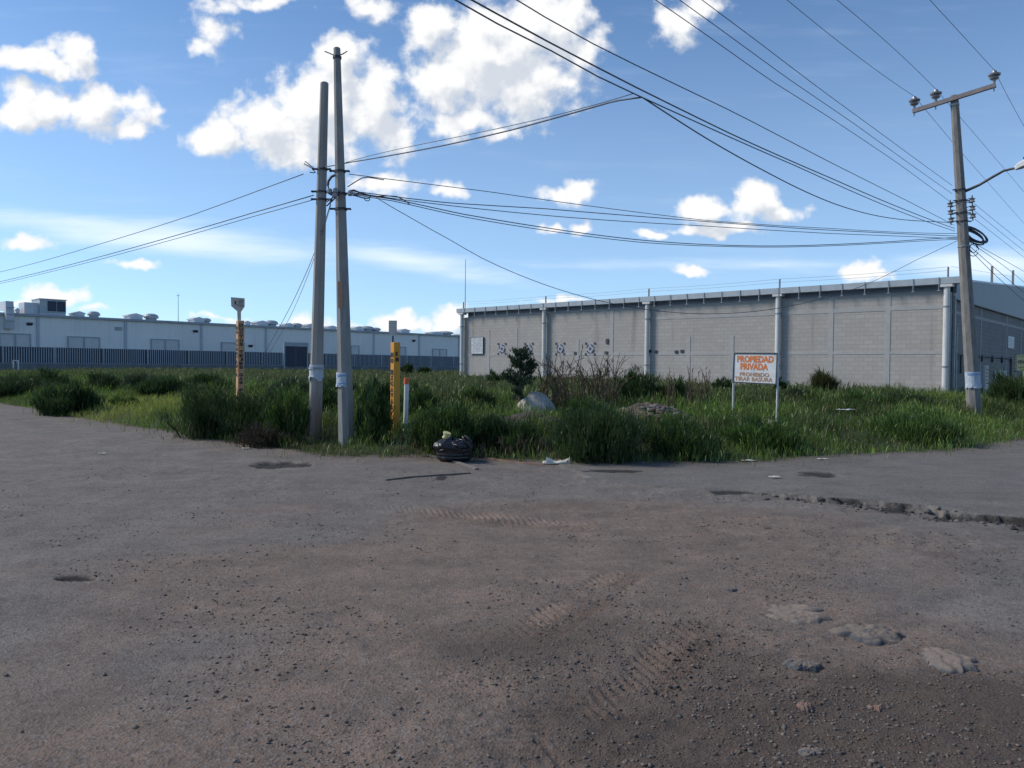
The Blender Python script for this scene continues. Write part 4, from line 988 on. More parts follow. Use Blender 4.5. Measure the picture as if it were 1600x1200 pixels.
# pole pair to power pole
fB = lambda y: (B_b+(B_t-B_b)*at_frac(B_b,B_t,y))[:2]
fA = lambda y: (A_b+(A_t-A_b)*at_frac(A_b,A_t,y))[:2]
q = fB(273); d_ = rp(366)[:2]-q
cable('highest of the cables strung from the taller pole straight across to the power pole', [(545,272),(640,284),(760,299),(900,319),(1100,344),(1300,357),(1496,365)], q, d_, .013, None, None, 3)
q = fB(298); d_ = rp(370)[:2]-q
cable('second highest cable strung from the taller pole across to the power pole', [(546,298),(620,308),(700,317),(850,326),(1050,342),(1250,357),(1496,369)], q, d_, .016, None, None, 3)
cable('third cable strung from the taller pole across to the power pole, close under the second', [(547,300),(620,311),(700,321),(880,339),(1100,353),(1300,365),(1496,373)], q+np.array([.02,.03]), d_, .014, None, None, 3)
cable('upper of two touching thick cables sagging lowest in bare sky between the poles', [(548,302),(620,312),(720,334),(860,357),(1000,375),(1130,383),(1300,382),(1400,377),(1496,371)], q+np.array([.03,.05]), d_, .017, None, None, 4)
cable('lower of two touching thick cables sagging lowest in bare sky between the poles', [(552,304),(620,315),(720,338),(860,361),(1000,378.5),(1130,385),(1300,384),(1400,379),(1496,374)], q+np.array([.05,-.05]), d_, .014, None, None, 4)
cable('deep sagging cable dipping in front of the block wall up to the power pole', [(588,309),(650,345),(700,373),(760,407),(860,448),(960,475),(1050,488),(1150,489),(1250,475),(1350,446),(1430,407),(1496,376)], q+np.array([.06,-.1]), d_, .012, None, None, 5)
tJ, zJ = onplane(1003,152,R2,nLD); J = R2+nLD*tJ
q = fA(262)
cable('thick cable climbing from the shorter pole to the tie point on the overhead bundle', [(492,264),(545,254),(700,226),(800,203),(880,181),(960,158),(1003,152)], q, J-q, .018, None, None, 3)
q = fB(258)
cable('thin cable climbing just above the thick one to the tie point on the overhead bundle', [(540,254),(700,217),(860,182),(950,158),(990,146)], q, J-q, .009, None, None, 3)
cable('cable falling from the tie point of the overhead bundle to the power pole', [(1005,153),(1100,214),(1200,270),(1300,317),(1400,342),(1484,348)], J, R2-J, .015, None, None, 4)
LD2 = np.array([-.735,.678])
cable('uppermost cable leaving the shorter pole to the left', [(474,272),(430,288),(300,336),(150,383),(0,425)], fA(265), LD2, .015, 60, None, 2)
cable('middle cable leaving the shorter pole to the left, close over the lowest', [(490,305),(400,331),(250,375),(100,416),(0,440)], fA(303), LD2, .018, 60, None, 2)
cable('lowest cable leaving the shorter pole to the left', [(490,312),(400,337),(250,380),(100,419.5),(0,443)], fA(312), LD2, .013, 60, None, 2)
gA = G(385,600); gB = G(402,602)
cable('slack wire hanging from the pole pair into weeds, ending at the orange marker', [(517,316),(495,385),(470,445),(440,505),(415,550),(384,592)], fA(315), gA[:2]-fA(315), .012, None, None, 4)
cable('slack wire hanging from the pole pair down into the weeds, farther from the orange marker', [(517,320),(492,400),(470,458),(448,505),(425,545),(398,590)], fA(315), gB[:2]-fA(315), .009, None, None, 4)
# jumper loops between the two poles
jl = thing('cable_slack', 'dark slack loops of cable tied between the pair of concrete poles', 'cable loops', P(515,290,YA-.3))
def pl_(pp, Y, r): m = MB(); m.tube([P(x,y,Y) for x,y in pp], r*.75, 6, False); m.build('loop', M_CABLE, jl, smooth=True)
m = MB(); Yj = YA-.6
pl_([(490,262),(484,258),(477,252),(475,256),(481,259),(488,263),(493,270),(490,270),(484,269)], YA-.2, .014)
pl_([(512,290),(513,283),(518,276),(525,273),(530,272)], Yj, .035); pl_([(512,288),(514,297),(518,303),(523,297),(527,290)], Yj, .02)
pl_([(513,302),(520,306),(528,305),(535,300)], Yj-.3, .018); pl_([(510,316),(519,309),(526,303)], Yj, .016); pl_([(510,322),(520,313),(528,304)], Yj, .02); pl_([(515,318),(519,309),(522,303)],Yj,.02)
pl_([(543,292),(557,283),(566,278),(575,277),(600,281)], YB-.1, .013); pl_([(546,298),(553,297),(565,302),(580,306),(592,308)], YB-.12, .02)
pl_([(558,305),(557,302),(561,302)], YB-.12, .015); pl_([(546,304),(556,306),(566,309),(575,310),(579,307),(576,305)], YB-.12, .016); pl_([(569,310),(571,313),(575,314),(578,312),(577,308)], YB-.12, .012)
pl_([(585,307),(605,306),(620,307),(632,313),(640,319)], YB-.1, .014)
for x,y in ((515,303),(523,309),(547,306),(524,302)): m = MB(); m.lathe([(.03,0),(.05,.02),(.05,.08),(.03,.1)], P(x,y,YB-.2), seg=8); m.build('spool', M_PORC, jl)

# ---------------------------------------------------------------- markers, sign, posts
def sq_post(parent, b, h, w, yaw, mat, name='post'):
    m = MB(); c = math.cos(yaw); s = math.sin(yaw); pr = [(x*c-y*s, x*s+y*c) for x,y in ((-w/2,-w/2),(w/2,-w/2),(w/2,w/2),(-w/2,w/2))]
    m.prism(pr, (b[0],b[1],b[2]-.4), (1,0,0), (0,1,0), h+.4); return m.build(name, mat, parent, bevel=.008)
def face_frame(b, w, yaw, k):                   # k = -1 left visible face, 1 right visible face of a post turned by yaw
    a = yaw if k == 1 else yaw-math.pi/2        # direction along the face
    ex = np.array([math.cos(a), math.sin(a), 0]); nrm = np.array([math.sin(a), -math.cos(a), 0])
    return ex, np.array([b[0],b[1],0])+nrm*(w/2+.006)
def column_text(m, body, ex, o, z_top, pitch, w, h, bold=.02):
    for k, ch in enumerate(body):
        if ch != ' ': put_text(m, ch, (o[0],o[1],z_top-pitch*k), ex, (0,0,1), w*(.35 if ch=='I' else 1), h, bold)
yaw = R(38)
# yellow post
b = G(617,676); Y = b[1]; h = P(617,535,Y)[2]-b[2]; w = px(Y,15.5)/(math.cos(yaw)+math.sin(yaw))
mk = thing('pipeline_marker', 'bright yellow marker post with a small striped plate on top, lettered NO EXCAVAR', 'marker post', b, 0, 'pipeline marker posts')
ps = sq_post(mk, b, h, w, yaw, M_YELLOW)
def zrow(y, Y, x=617): return P(x, y, Y)[2]
m = MB(); ex, o = face_frame(b, w, yaw, -1); p_ = px(Y,10.2)
column_text(m, 'NO EXCAVAR', ex, o, zrow(554.5,Y), px(Y,9.0), w*.74, px(Y,7.8), .10)
ex, o = face_frame(b, w, yaw, 1); column_text(m, 'KM', ex, o, zrow(553,Y), px(Y,8.8), w*.5, px(Y,7), .05)
m.build('lettering', M_BLACK, ps)
z0 = b[2]+h; x_ = P(614,520,Y)[0]
m = MB(); m.box(x_-.015,x_+.015,b[1]-.015,b[1]+.015,z0-.02,zrow(525,Y)); m.build('plate_stem', M_DARKST, mk)
m = MB(); w2 = px(Y,6.3); zt_ = zrow(501,Y); zb_ = zrow(524,Y); m.box(x_-w2,x_+w2,b[1]-.03,b[1]-.016,zb_,zt_); pt = m.build('plate', M_PLATE, mk)
m = MB()
for k in range(7): z = zb_+(zt_-zb_)*(k+.6)/7.6; m.box(x_-w2*.85,x_+w2*.85*(1 if k%3 else .7),b[1]-.034,b[1]-.03,z-.008,z+.010)
m.build('printed_row', M_WHITE, pt)
# faded orange post
b = G(375,664); Y = b[1]; h = P(375,501,Y)[2]-b[2]; w = px(Y,13.5)/(math.cos(yaw)+math.sin(yaw))
mk = thing('pipeline_marker', 'faded orange marker post with a pentagonal plate on top, lettered NO CONSTRUIR', 'marker post', b, 0, 'pipeline marker posts')
ps = sq_post(mk, b, h, w, yaw, M_TAN)
m = MB(); ex, o = face_frame(b, w, yaw, -1); column_text(m, 'NO CONSTRUIR', ex, o, zrow(515,Y), px(Y,6.6), w*.74, px(Y,5.6), .09)
ex, o = face_frame(b, w, yaw, 1); column_text(m, 'DUCTOS TEJES GAS PETOL', ex, o, zrow(510.5,Y), px(Y,5.95), w*.62, px(Y,4.9), .05); m.build('lettering', M_BLACK, ps)
x_ = P(374.5,490,Y)[0]; pxm = px(Y)
m = MB(); zc_ = zrow(491,Y)
out = [(-2.6,-12),(2.6,-12),(2.6,1),(3.5,2.5),(10.5,9.5),(10.5,22.5),(-10.8,24),(-10.3,10),(-3.2,2)]
m.prism([((a-2.5*(b_>5)*.9)*pxm, b_*pxm) for a,b_ in out], (x_,b[1]-.02,zc_), (1,0,0), (0,0,1), .012); pt = m.build('plate', M_PLATE, mk)
m = MB()
for k in range(6): m.box(x_-1*pxm, x_+6.5*pxm, b[1]-.037, b[1]-.0325, zc_+(9+k*2)*pxm, zc_+(9.7+k*2)*pxm)
m.box(x_-7*pxm,x_-4.6*pxm,b[1]-.037,b[1]-.0325,zc_+13*pxm,zc_+18*pxm); m.box(x_-4*pxm,x_-2.6*pxm,b[1]-.037,b[1]-.0325,zc_+11*pxm,zc_+13*pxm); m.build('faded_print', M_DARKST, pt)
# white round post with orange cap
b = G(633,674); Y = b[1]; tp = P(635.5,590,Y); wpst = thing('delineator_post', 'round white post with an orange cap beside the yellow marker post', 'post', b)
c_ = P(635.3,600,Y)
m = MB(); m.tube([b-np.array([0,0,.3]), c_], px(Y,3.7), 14); m.build('tube', M_WHITE, wpst)
m = MB(); m.tube([c_, tp], px(Y,4.3), 14); m.build('cap', M_CAP, wpst)
m = MB(); m.tube([b+np.array([0,-.004,.1]), b+(c_-b)*.16+np.array([0,-.004,0])], px(Y,3.85), 14, False); m.build('scuffed_base', pm('scuffed', (.55,.55,.55),(.05,.06,.04),14,.8,0,lo=.45,hi=.55), wpst)
# PROPIEDAD PRIVADA board
bl_ = G(1145,652); br_ = G(1213,665); Yl, Yr = br_[1]+.75, br_[1]
pL = P(1145.2,640,Yl); pR = P(1213.5,650,Yr)
sg = thing('warning_sign', 'white board on two thin posts reading PROPIEDAD PRIVADA in orange capitals', 'sign', (pL[0],pL[1],Hs(pL[0],pL[1])))
for nm, p_, t_ in (('l',pL,P(1147,551,Yl)),('r',pR,P(1216.2,551,Yr))):
    m = MB(); z0 = Hs(p_[0],p_[1])-.3; m.beam((p_[0],p_[1],z0), tuple(t_), .036, .036, (0,1,0)); m.build('leg', M_WHITE, sg)
TL, TR, BL, BR = P(1147,551.5,Yl-.04), P(1216,551.8,Yr-.04), P(1145.3,597.5,Yl-.04), P(1214,601,Yr-.04)
def bil(u, v, n=0):                            # u right, v down on the board
    p_ = (TL*(1-u)+TR*u)*(1-v)+(BL*(1-u)+BR*u)*v; return p_+BN*n
BN = np.cross(BL-TL, TR-TL); BN = BN/np.linalg.norm(BN); BN = BN if BN[1] < 0 else -BN
def slab(u0,u1,v0,v1,n0,n1):
    m = MB(); V = [bil(u,v,n) for n in (n0,n1) for u,v in ((u0,v0),(u1,v0),(u1,v1),(u0,v1))]
    m.add(V, [(0,1,2,3),(7,6,5,4),(0,4,5,1),(1,5,6,2),(2,6,7,3),(3,7,4,0)]); return m
bd = slab(0,1,0,1,0,.02).build('board', M_WHITE, sg)
m = MB(); 
for a in ((0,1,-.01,.03),(0,1,.97,1.01),(0,.022,.03,.97),(.978,1,.03,.97)):
    s_ = slab(*a,.02,.035); m.add(s_.V, s_.Fq)
m.build('frame', M_DARKST, bd)
def sign_text(name, rows, mat):
    m = MB()
    for body, u0, u1, v0, v1, bo in rows:
        c = bil((u0+u1)/2,(v0+v1)/2,.024); ex = bil(u1,(v0+v1)/2)-bil(u0,(v0+v1)/2); wd = np.linalg.norm(ex); ey = bil(.5,v0)-bil(.5,v1); hh = np.linalg.norm(ey)
        put_text(m, body, c, ex/wd, ey/hh, wd, hh, bo)
    return m.build(name, mat, bd)
sign_text('large_lettering', [('PROPIEDAD',.085,.915,.085,.315,.045),('PRIVADA',.17,.80,.335,.56,.045)], M_ORANGE)
sign_text('small_lettering', [('PROHIBIDO',.16,.83,.64,.775,.03),('TIRAR BASURA',.05,.91,.79,.93,.03)], M_BROWNL)
# yellow sale sign cut by the frame on the right
Yv = 31.; p0 = P(1584.5,554,Yv); p1 = P(1640,556,Yv+1.2); zb_ = P(1584.5,579,Yv)[2]; e_ = (p1-p0); e_[2] = 0; wv_ = np.linalg.norm(e_); e_ = e_/wv_; hv_ = p0[2]-zb_
vs = thing('sale_sign', 'yellow board with black edge strip starting VEN, standing beside the reeds at the right', 'sign', (p0[0],p0[1],Hs(p0[0],p0[1])), math.atan2(e_[1],e_[0]))
zl = zb_-Hs(p0[0],p0[1])
B(.14,wv_,-.03,0,zl,zl+hv_).build('board', pm('sale_yellow', (.60,.52,.22),(.50,.44,.2),6,.7,0), vs, local=True)
st_ = B(0,.139,-.035,0,zl-.05,zl+hv_+.02).build('edge_strip', M_BLACK, vs, local=True)
for k in range(7): m = MB(); m.box(.03,.11,-.04,-.0355,zl+hv_*(k+.25)/7,zl+hv_*(k+.75)/7); m.build('white_mark', M_WHITE, st_, local=True)
m = MB(); put_text(m, 'VENTA', (.17+(wv_-.16)*.18,-.036,zl+hv_*.55), (1,0,0), (0,0,1), (wv_-.16)*.35, hv_*.22, .03); m.box(.2,wv_,-.034,-.0305,zl+hv_*.9,zl+hv_*.93); m.box(.2,wv_,-.034,-.0305,zl+hv_*.2,zl+hv_*.23); m.build('lettering', M_BLACK, vs, local=True)
for x in (.25, wv_-.2): m = MB(); m.box(x-.03,x+.03,0,.05,-.3,zl+hv_); m.build('leg', M_DARKST, vs, local=True)
# slim white marker by the power pole
b = G(1540,624); Y = b[1]; wm = thing('boundary_post', 'slim white striped post standing close right of the power pole', 'post', b)
h = P(1540,571,Y)[2]-b[2]; w = px(Y,4.6)
m = MB(); m.box(-w/2,w/2,-w/2,w/2,-.3,h); m.build('post', M_WHITE, wm, local=True)
m = MB()
for k in range(5): m.box(-w*.3,w*.3,-w/2-.006,-w/2-.001,h*(.45+k*.1),h*(.5+k*.1))
m.build('grey_mark', M_STEEL, wm, local=True)

# ---------------------------------------------------------------- heaps, rocks, litter
def heap(name, label, cat, cpx, cpy, wpx, hpx, mat, seed, rug=.25, depth=1.0, prof=1.0, n=70):
    c = G(cpx, cpy); Y = c[1]; rx = px(Y,wpx)/2; hh = px(Y,hpx); ry = rx*depth
    u = np.linspace(-1.15,1.15,n); X, Yg = np.meshgrid(u, u, indexing='ij'); rr = np.hypot(X,Yg)
    h = np.clip(1-rr**2,0,None)**prof
    x = c[0]+X*rx; y = c[1]+ry*.5+Yg*ry
    z = H(x,y)-.06+hh*h*(1+rug*(fbm(x*2.5,y*2.5,seed,4)-.5)*2)+(fbm(x*9,y*9,seed+5,3)-.5)*.12*rug*2*(h>0)
    i,j = np.meshgrid(np.arange(n-1),np.arange(n-1),indexing='ij'); q = np.stack([i*n+j,(i+1)*n+j,(i+1)*n+j+1,i*n+j+1],-1).reshape(-1,4)
    keep = (rr.ravel()[q].mean(1) < 1.08); q = q[keep]; uq, inv = np.unique(q, return_inverse=True)
    V = np.stack([x,y,z],-1).reshape(-1,3)[uq]; loc = np.array([c[0],c[1]+ry*.5,c[2]])
    o = raw_obj(name, V-loc, [inv.reshape(-1,4)], mat, smooth=True); o.location = loc; tag(o, label, cat); CLEAR.append((c[0],c[1]+ry*.55,rx*.85,ry*.85)); return o, loc, rx, ry, hh
heap('sand_pile', 'rounded grey heap of sand in the grass at the foot of the sapling', 'sand pile', 838, 642, 76, 31, M_SAND, 201, .22, .8, 1.0)
heap('soil_heap', 'low dark heap of earth clods in front of the grey sand pile', 'soil heap', 828, 664, 110, 20, M_DARKSOIL, 211, .5, .5, .6)
hp, loc, rx, ry, hh = heap('rubble_heap', 'low brown rubble heap of broken stone in the grass left of the white sign', 'rubble heap', 1020, 660, 130, 26, M_RUBBLE, 221, .5, .55, .6)
n = 260; a = rng.uniform(0,6.28,n); q = np.sqrt(rng.random(n))*.95; x = loc[0]+np.cos(a)*q*rx; y = loc[1]+np.sin(a)*q*ry
z = H(x,y)-.06+hh*np.clip(1-q**2,0,None)**.6*.95
tn = np.array([(.20,.17,.15),(.16,.105,.085),(.11,.10,.10),(.26,.24,.22)])[rng.choice(4,n)]*rng.uniform(.7,1.1,(n,1))
ob = stones('broken_stones', '', np.column_stack([x-loc[0],y-loc[1],z-loc[2],rng.uniform(.03,.11,n),tn])); ob.parent = hp; ob['kind'] = 'stuff'
def rock(label, cpx, cpy, wpx, dpx, hpx, seed, mat=None, name='rock', cat='rock'):
    c = G(cpx, cpy+dpx*.0); Y = c[1]; rx = px(Y,wpx)/2*1.15; ry = abs(G(cpx,cpy-dpx/2)[1]-G(cpx,cpy+dpx/2)[1])/2*1.15; hh = px(Y,hpx)*1.1
    nu, nv = 110, 40; V=[]
    for i in range(nv+1):
        r_ = 1.12*i/nv
        for k in range(nu):
            th = 2*math.pi*k/nu; ct_, st_ = math.cos(th), math.sin(th)
            o_ = 1+1.3*(float(fbm(ct_*1.5+seed,st_*1.5,seed,4))-.5)
            u, v = ct_*r_*o_, st_*r_*o_
            top = max(0., 1-r_**5)**.7
            zz_ = hh*top*(.35+1.1*float(fbm(u*1.6+seed*3,v*1.6,seed+9,4)))*(1-.25*v)+.42*hh*(float(fbm(u*6+seed,v*5,seed+5,5))-.5)*(top>0)-(.06 if r_>1 else .0)
            V.append((u*rx, v*ry, zz_))
    Fs = [(i*nu+k,i*nu+(k+1)%nu,(i+1)*nu+(k+1)%nu,(i+1)*nu+k) for i in range(nv) for k in range(nu)]
    me = bpy.data.meshes.new(name); me.from_pydata([tuple(v) for v in V],[],[f[::-1] for f in Fs]); me.polygons.foreach_set('use_smooth',[True]*len(Fs)); me.materials.append(mat or M_ROCK)
    o = bpy.data.objects.new(name, me); col.objects.link(o); o.location = (c[0],c[1],c[2]-.012); o.rotation_euler = (0,0,R(8)*math.sin(seed)); tag(o,label,cat); return o
def dusty_rock(name, rock1, rock2, dust):
    m, n, l, b = node_mat(name); v = n.new('ShaderNodeTexCoord').outputs['Object']; g = n.new('ShaderNodeNewGeometry')
    sp = n.new('ShaderNodeSeparateXYZ'); l.new(g.outputs['Normal'], sp.inputs[0])
    c = ramp_mix(n,l,mrange(n,l,nz(n,l,v,9,6),.35,.65),rock1,rock2)
    ad = n.new('ShaderNodeMath'); ad.operation='MULTIPLY_ADD'; l.new(nz(n,l,v,12,5),ad.inputs[0]); ad.inputs[1].default_value=.5; l.new(sp.outputs[2],ad.inputs[2])
    c = ramp_mix(n,l,mrange(n,l,ad.outputs[0],.85,1.2,0,.92),c,dust)
    l.new(c,b.inputs['Base Color']); b.inputs['Roughness'].default_value=.92; bump(n,l,b,nz(n,l,v,30,7,.7),.7,.015); return m
M_ROCKD = dusty_rock('dusty_rock',(.11,.11,.115),(.065,.065,.07),(.215,.168,.132))
M_ROCK = dusty_rock('bluish_rock',(.085,.088,.095),(.05,.052,.058),(.185,.148,.12))
rock('long pale flat rock half buried in the dirt, left end of the row of rocks', 1240, 963, 100, 26, 9, 3, M_ROCKD)
rock('dark rounded rock in the middle of the row of half buried rocks', 1357, 997, 95, 26, 13, 5)
rock('pale flat rock at the right end of the row of half buried rocks', 1482, 1034, 72, 30, 10, 8, M_ROCKD)
rock('small bluish rock standing alone in front of the long pale rock', 1254, 1043, 48, 14, 10, 11)
rock('small grey stone behind the left end of the long pale rock', 1143, 927, 16, 6, 5, 14)
rock('reddish broken stone in the churned gravel in front of the rocks', 1255, 1105, 24, 9, 9, 17, pm('red_stone', (.19,.12,.095),(.13,.085,.07),9,.9,.4,.01))
rock('brown lump of stone amid the coarse gravel right of the reddish stone', 1368, 1108, 22, 10, 8, 21, pm('red_stone', (.19,.12,.095)))
rock('whitish stone showing in the grass under the right leg of the white sign', 1207, 662, 13, 9, 6, 25, M_CREAM)
rock('flat grey stone at the very bottom edge of the picture', 1268, 1186, 40, 10, 9, 31, M_ROCKD)
# rubbish bag
b = G(709,722); Y = b[1]; CLEAR.append((b[0], b[1]+.15, px(Y,34), .55)); W2 = px(Y,60)/2; HB = px(Y,37)
bg_ = thing('rubbish_bag', 'shiny black plastic rubbish bag slumped at the grass edge', 'rubbish bag', b)
nu, nv = 96, 48; V=[]
for i in range(nv+1):
    v = i/nv; pr = [(0,.0),(.02,.80),(.12,.98),(.3,1.0),(.5,1.04),(.66,1.06),(.8,.92),(.92,.6),(1,.0)]
    rr_ = np.interp(v,[p_[0] for p_ in pr],[p_[1] for p_ in pr]); z = HB*(0 if v<.01 else (v**1.05))
    for k in range(nu):
        th = 2*math.pi*k/nu; cx_, sx_ = math.cos(th), math.sin(th)
        fold = abs(float(vnoise(cx_*3+v*5+9,sx_*3-v*2,301))-.5)*2*(.20*sstep(.45,.7,v)); ring = .018*math.sin(v*44)*(1-float(sstep(.35,.5,v)))
        s = 1+.28*(float(fbm(cx_*1.4+3,sx_*1.4+v*1.6,305,4))-.5)+fold-.08+ring
        V.append((cx_*rr_*W2*s+.12*W2*(v>.55)*-v, sx_*rr_*W2*.8*s+W2*.5, z*(1+.25*(float(fbm(cx_*2,sx_*2+4,309,3))-.5)*v)))
Fs = [(i*nu+k,i*nu+(k+1)%nu,(i+1)*nu+(k+1)%nu,(i+1)*nu+k) for i in range(nv) for k in range(nu)]
m = MB(); m.add(V,Fs); bb = m.build('body', M_BAG, bg_, smooth=True, local=True)
m = MB(); rr = random.Random(5)
for k in range(7):
    a0 = rr.uniform(-1.2,1.0); z = HB*rr.uniform(.62,1.0); p_ = [(W2*(a0+.25*t), W2*(-.25+.1*math.sin(3*t+k)), z+HB*.16*math.sin(1.3*t+k)-.04*t) for t in np.linspace(0,3,9) if abs(a0+.25*t) < 1.05]
    if len(p_) > 3: m.tube(p_, [.012+.01*math.sin(math.pi*i/(len(p_)-1)) for i in range(len(p_))], 6)
m.build('tied_fold', M_BAG, bb, smooth=True, local=True)
c = P(697,681,Y+.12); cp = thing('crumpled_cup', 'pale yellow crumpled cup lying on top of the black rubbish bag', 'cup', c)
m = MB(); pr = [(.035,-.07),(.05,-.04),(.06,.0),(.062,.05),(.055,.055),(.05,.0),(.03,-.05)]
m.lathe(pr, (0,0,0), (.3,-.2,1), 12); m.V = [(x*(1+.3*math.sin(9*z*10+x*60)),y,z) for x,y,z in m.V]; m.build('cup_wall', M_CUP, cp, local=True)
m = MB(); m.lathe([(.062,.05),(.068,.053),(.068,.062),(.06,.062)], (0,0,0), (.3,-.2,1), 12); m.build('rim', M_CUP, cp, local=True)
# torn white trough-like piece
b = G(872,725); Y = b[1]; tr = thing('foam_scrap', 'torn white curved piece of foam on the road edge right of the rubbish bag', 'litter', b)
m = MB(); n=16; w2 = px(Y,38)/2; V=[]
for i in range(n+1):
    t = -1+2*i/n; zt_ = px(Y,1.5)+px(Y,6.5)*(abs(t)**1.6)*(1.25 if t<0 else .9)+.008*math.sin(7*t); 
    for yy, zz in ((-.05,0.0),(-.045,zt_*.75),(-.035,zt_*.75),(.0,.02),(.06,.02+zt_*.9),(.07,0)): V.append((t*w2, yy+.06*t, zz+.004))
Fs = [(i*6+k,i*6+(k+1)%6,(i+1)*6+(k+1)%6,(i+1)*6+k) for i in range(n) for k in range(6)]+[(5,4,3,2,1,0),tuple(n*6+k for k in range(6))]
m.add(V,Fs); m.build('shell', M_CREAM, tr, local=True)
m = MB(); 
for x in (-w2*1.12,): m.lathe([(.02,0),(.04,.012),(.035,.035),(.012,.045)], (x,-.03,0), (.2,-.3,1), 9)
m.build('torn_lump', M_CREAM, tr, local=True)
def strip(label, pp, w, hgt, mat, name, cat):
    m = MB(); p_ = [G0(x,y) for x,y in pp]; p_ = [np.array([q[0],q[1],Hs(q[0],q[1])+hgt*.6]) for q in p_]
    for a,b_ in zip(p_[:-1],p_[1:]): m.beam(a,b_,w,hgt)
    o = m.build(name, mat, None); tag(o, label, cat); return o
strip('long thin weathered wooden lath lying across the road below the marker posts', [(603,751),(640,746),(690,741.5),(735,738)], .03, .02, M_WOOD, 'wooden_lath', 'lath')
strip('faint orange cord lying along the road edge between rubbish bag and foam scrap', [(757,714.5),(790,719),(820,722.5),(850,725)], .03, .02, pm('faded_orange_cord', (.30,.17,.12),(.2,.13,.1),12,.9,.1), 'orange_cord', 'cord')
strip('pale broken kerb strip sunk in the dirt in front of the rubbish bag', [(662,711),(690,715),(715,722),(745,731)], .07, .025, pm('pale_kerb', (.20,.175,.16),(.14,.12,.11),8,.9,.2), 'kerb_strip', 'kerb strip')
def scrap(label, cx, cy, wpx, seed, mat=None, lift=.03):
    c = G(cx,cy); rr = random.Random(seed); n = 9; s = px(c[1],wpx)/2; V=[]
    for i in range(n):
        for j in range(4): V.append(((-1+2*i/(n-1))*s*(1+rr.uniform(-.1,.1)), (j-1.5)*s*.28+rr.uniform(-.02,.02), lift+rr.uniform(0,.05)*s*2+.04*s*math.sin(i+j)))
    Fs = [(i*4+j,(i+1)*4+j,(i+1)*4+j+1,i*4+j+1) for i in range(n-1) for j in range(3)]
    m = MB(); m.add(V,Fs); o = m.build('plastic_scrap', mat or M_CREAM, None); o.location = c; o.modifiers.new('thick','SOLIDIFY').thickness = .006; tag(o,label,'litter','scraps of litter'); return o
scrap('white scrap of plastic caught in the grass right of the white sign', 1320, 666, 26, 1, M_WHITE, .38)
scrap('flat pale scrap lying on the road edge below the white sign', 1170, 722, 24, 2, M_CREAM, .02)
scrap('small whitish scrap on the road edge right of the foam scrap', 921, 716, 10, 3, M_CREAM, .02)
scrap('pale scrap on the asphalt at the bottom right of the grass verge', 1285, 719, 14, 4, M_CREAM, .02)
scrap('pale paper scrap on the dirt left of the pole pair, by the orange marker', 385, 702, 12, 5, M_CREAM, .02)
scrap('thin white paper scrap on the road far left of the poles', 160, 711, 13, 6, M_CREAM, .03)
scrap('whitish scrap on the asphalt before the dark pothole on the right', 1210, 749, 18, 7, M_CREAM, .03)

# ---------------------------------------------------------------- bushes, sapling, weeds: each plant its own thing
def plant(name, label, cat, bpx, bpy, tpy, wpx, nst, nleaf, ll, lw, tones, group=None, spread=.6, seed=0, arch=.3, low=.0, wood=None, droop=.5):
    r = np.random.default_rng(seed+1000); b = G(bpx, bpy); Y = b[1]; h = P(bpx, tpy, Y)[2]-b[2]; w = px(Y, wpx)/2
    t = thing(name, label, cat, b, 0, group)
    ms = MB(); tips = []
    for k in range(nst):
        a = r.uniform(0,6.283); q = math.sqrt(r.random()); hh = h*(1-.55*q**2)*r.uniform(.5,1.08)*(.72+.5*float(vnoise(2.2*q*math.cos(a)+seed,2.2*q*math.sin(a),seed+7))); a2 = r.uniform(0,6.28); lob = w*.6; x1, y1 = math.cos(a)*w*q, math.sin(a)*w*q
        p_ = [np.array([x1*(.72+.28*u)+lob*u*.35*math.cos(a2)+r.normal(0,.03*h), y1*(.72+.28*u)+lob*u*.35*math.sin(a2)+r.normal(0,.03*h), hh*(u-arch*.35*u*u*q)-.1*(u==0)]) for u in (0,.3,.6,.85,1)]
        ms.tube(p_, [.014*(.5+h),.011*(.5+h),.008*(.5+h),.005,.003], 4, False); tips.append(p_)
    ms.build('stems', wood or M_STEM, t, local=True)
    T = np.array(tips)                          # nst,5,3
    u = low+(1-low)*r.random(nleaf)**.85; k = r.integers(0,nst,nleaf); s_ = u*4; i0 = np.clip(np.floor(s_).astype(int),0,3); fr = (s_-i0)[:,None]
    B_ = T[k,i0]*(1-fr)+T[k,i0+1]*fr+r.normal(0,1,(nleaf,3))*np.array([w*.13,w*.13,h*.05])
    out_az = np.arctan2(B_[:,0],B_[:,1])+r.normal(0,.9,nleaf)
    tn = np.array(tones)[r.integers(0,len(tones),nleaf)]*r.uniform(.7,1.25,(nleaf,1))*(.8+.45*fbm(B_[:,0]*4/w+seed,B_[:,2]*4/h,seed,3))[:,None]
    V,q_,t_,c_ = blades(B_, r.uniform(.6,1.3,nleaf)*ll, r.uniform(.7,1.3,nleaf)*lw, out_az, np.clip(r.normal(droop,.3,nleaf),0,1.5), tn, r.uniform(0,6.28,nleaf))
    raw_obj('foliage', V, [q_, t_], M_LEAF, t, attr={'tone': c_}, local=True)
    return t
DK = [(.034,.066,.020),(.046,.084,.024),(.028,.054,.020),(.058,.100,.028)]
MD = [(.056,.112,.022),(.075,.138,.027),(.045,.088,.023),(.10,.16,.036)]
GYG = [(.05,.075,.035),(.07,.09,.045),(.04,.06,.03)]
PB = 'bushes scattered over the grass lot'
plant('bush','big feathery dark bush left of the orange marker post','bush',326,683,588,112,60,12000,.13,.012,DK,PB,.8,1)
plant('bush','dense dark bush close right of the orange marker post','bush',400,680,590,104,54,10500,.12,.012,DK,PB,.8,2)
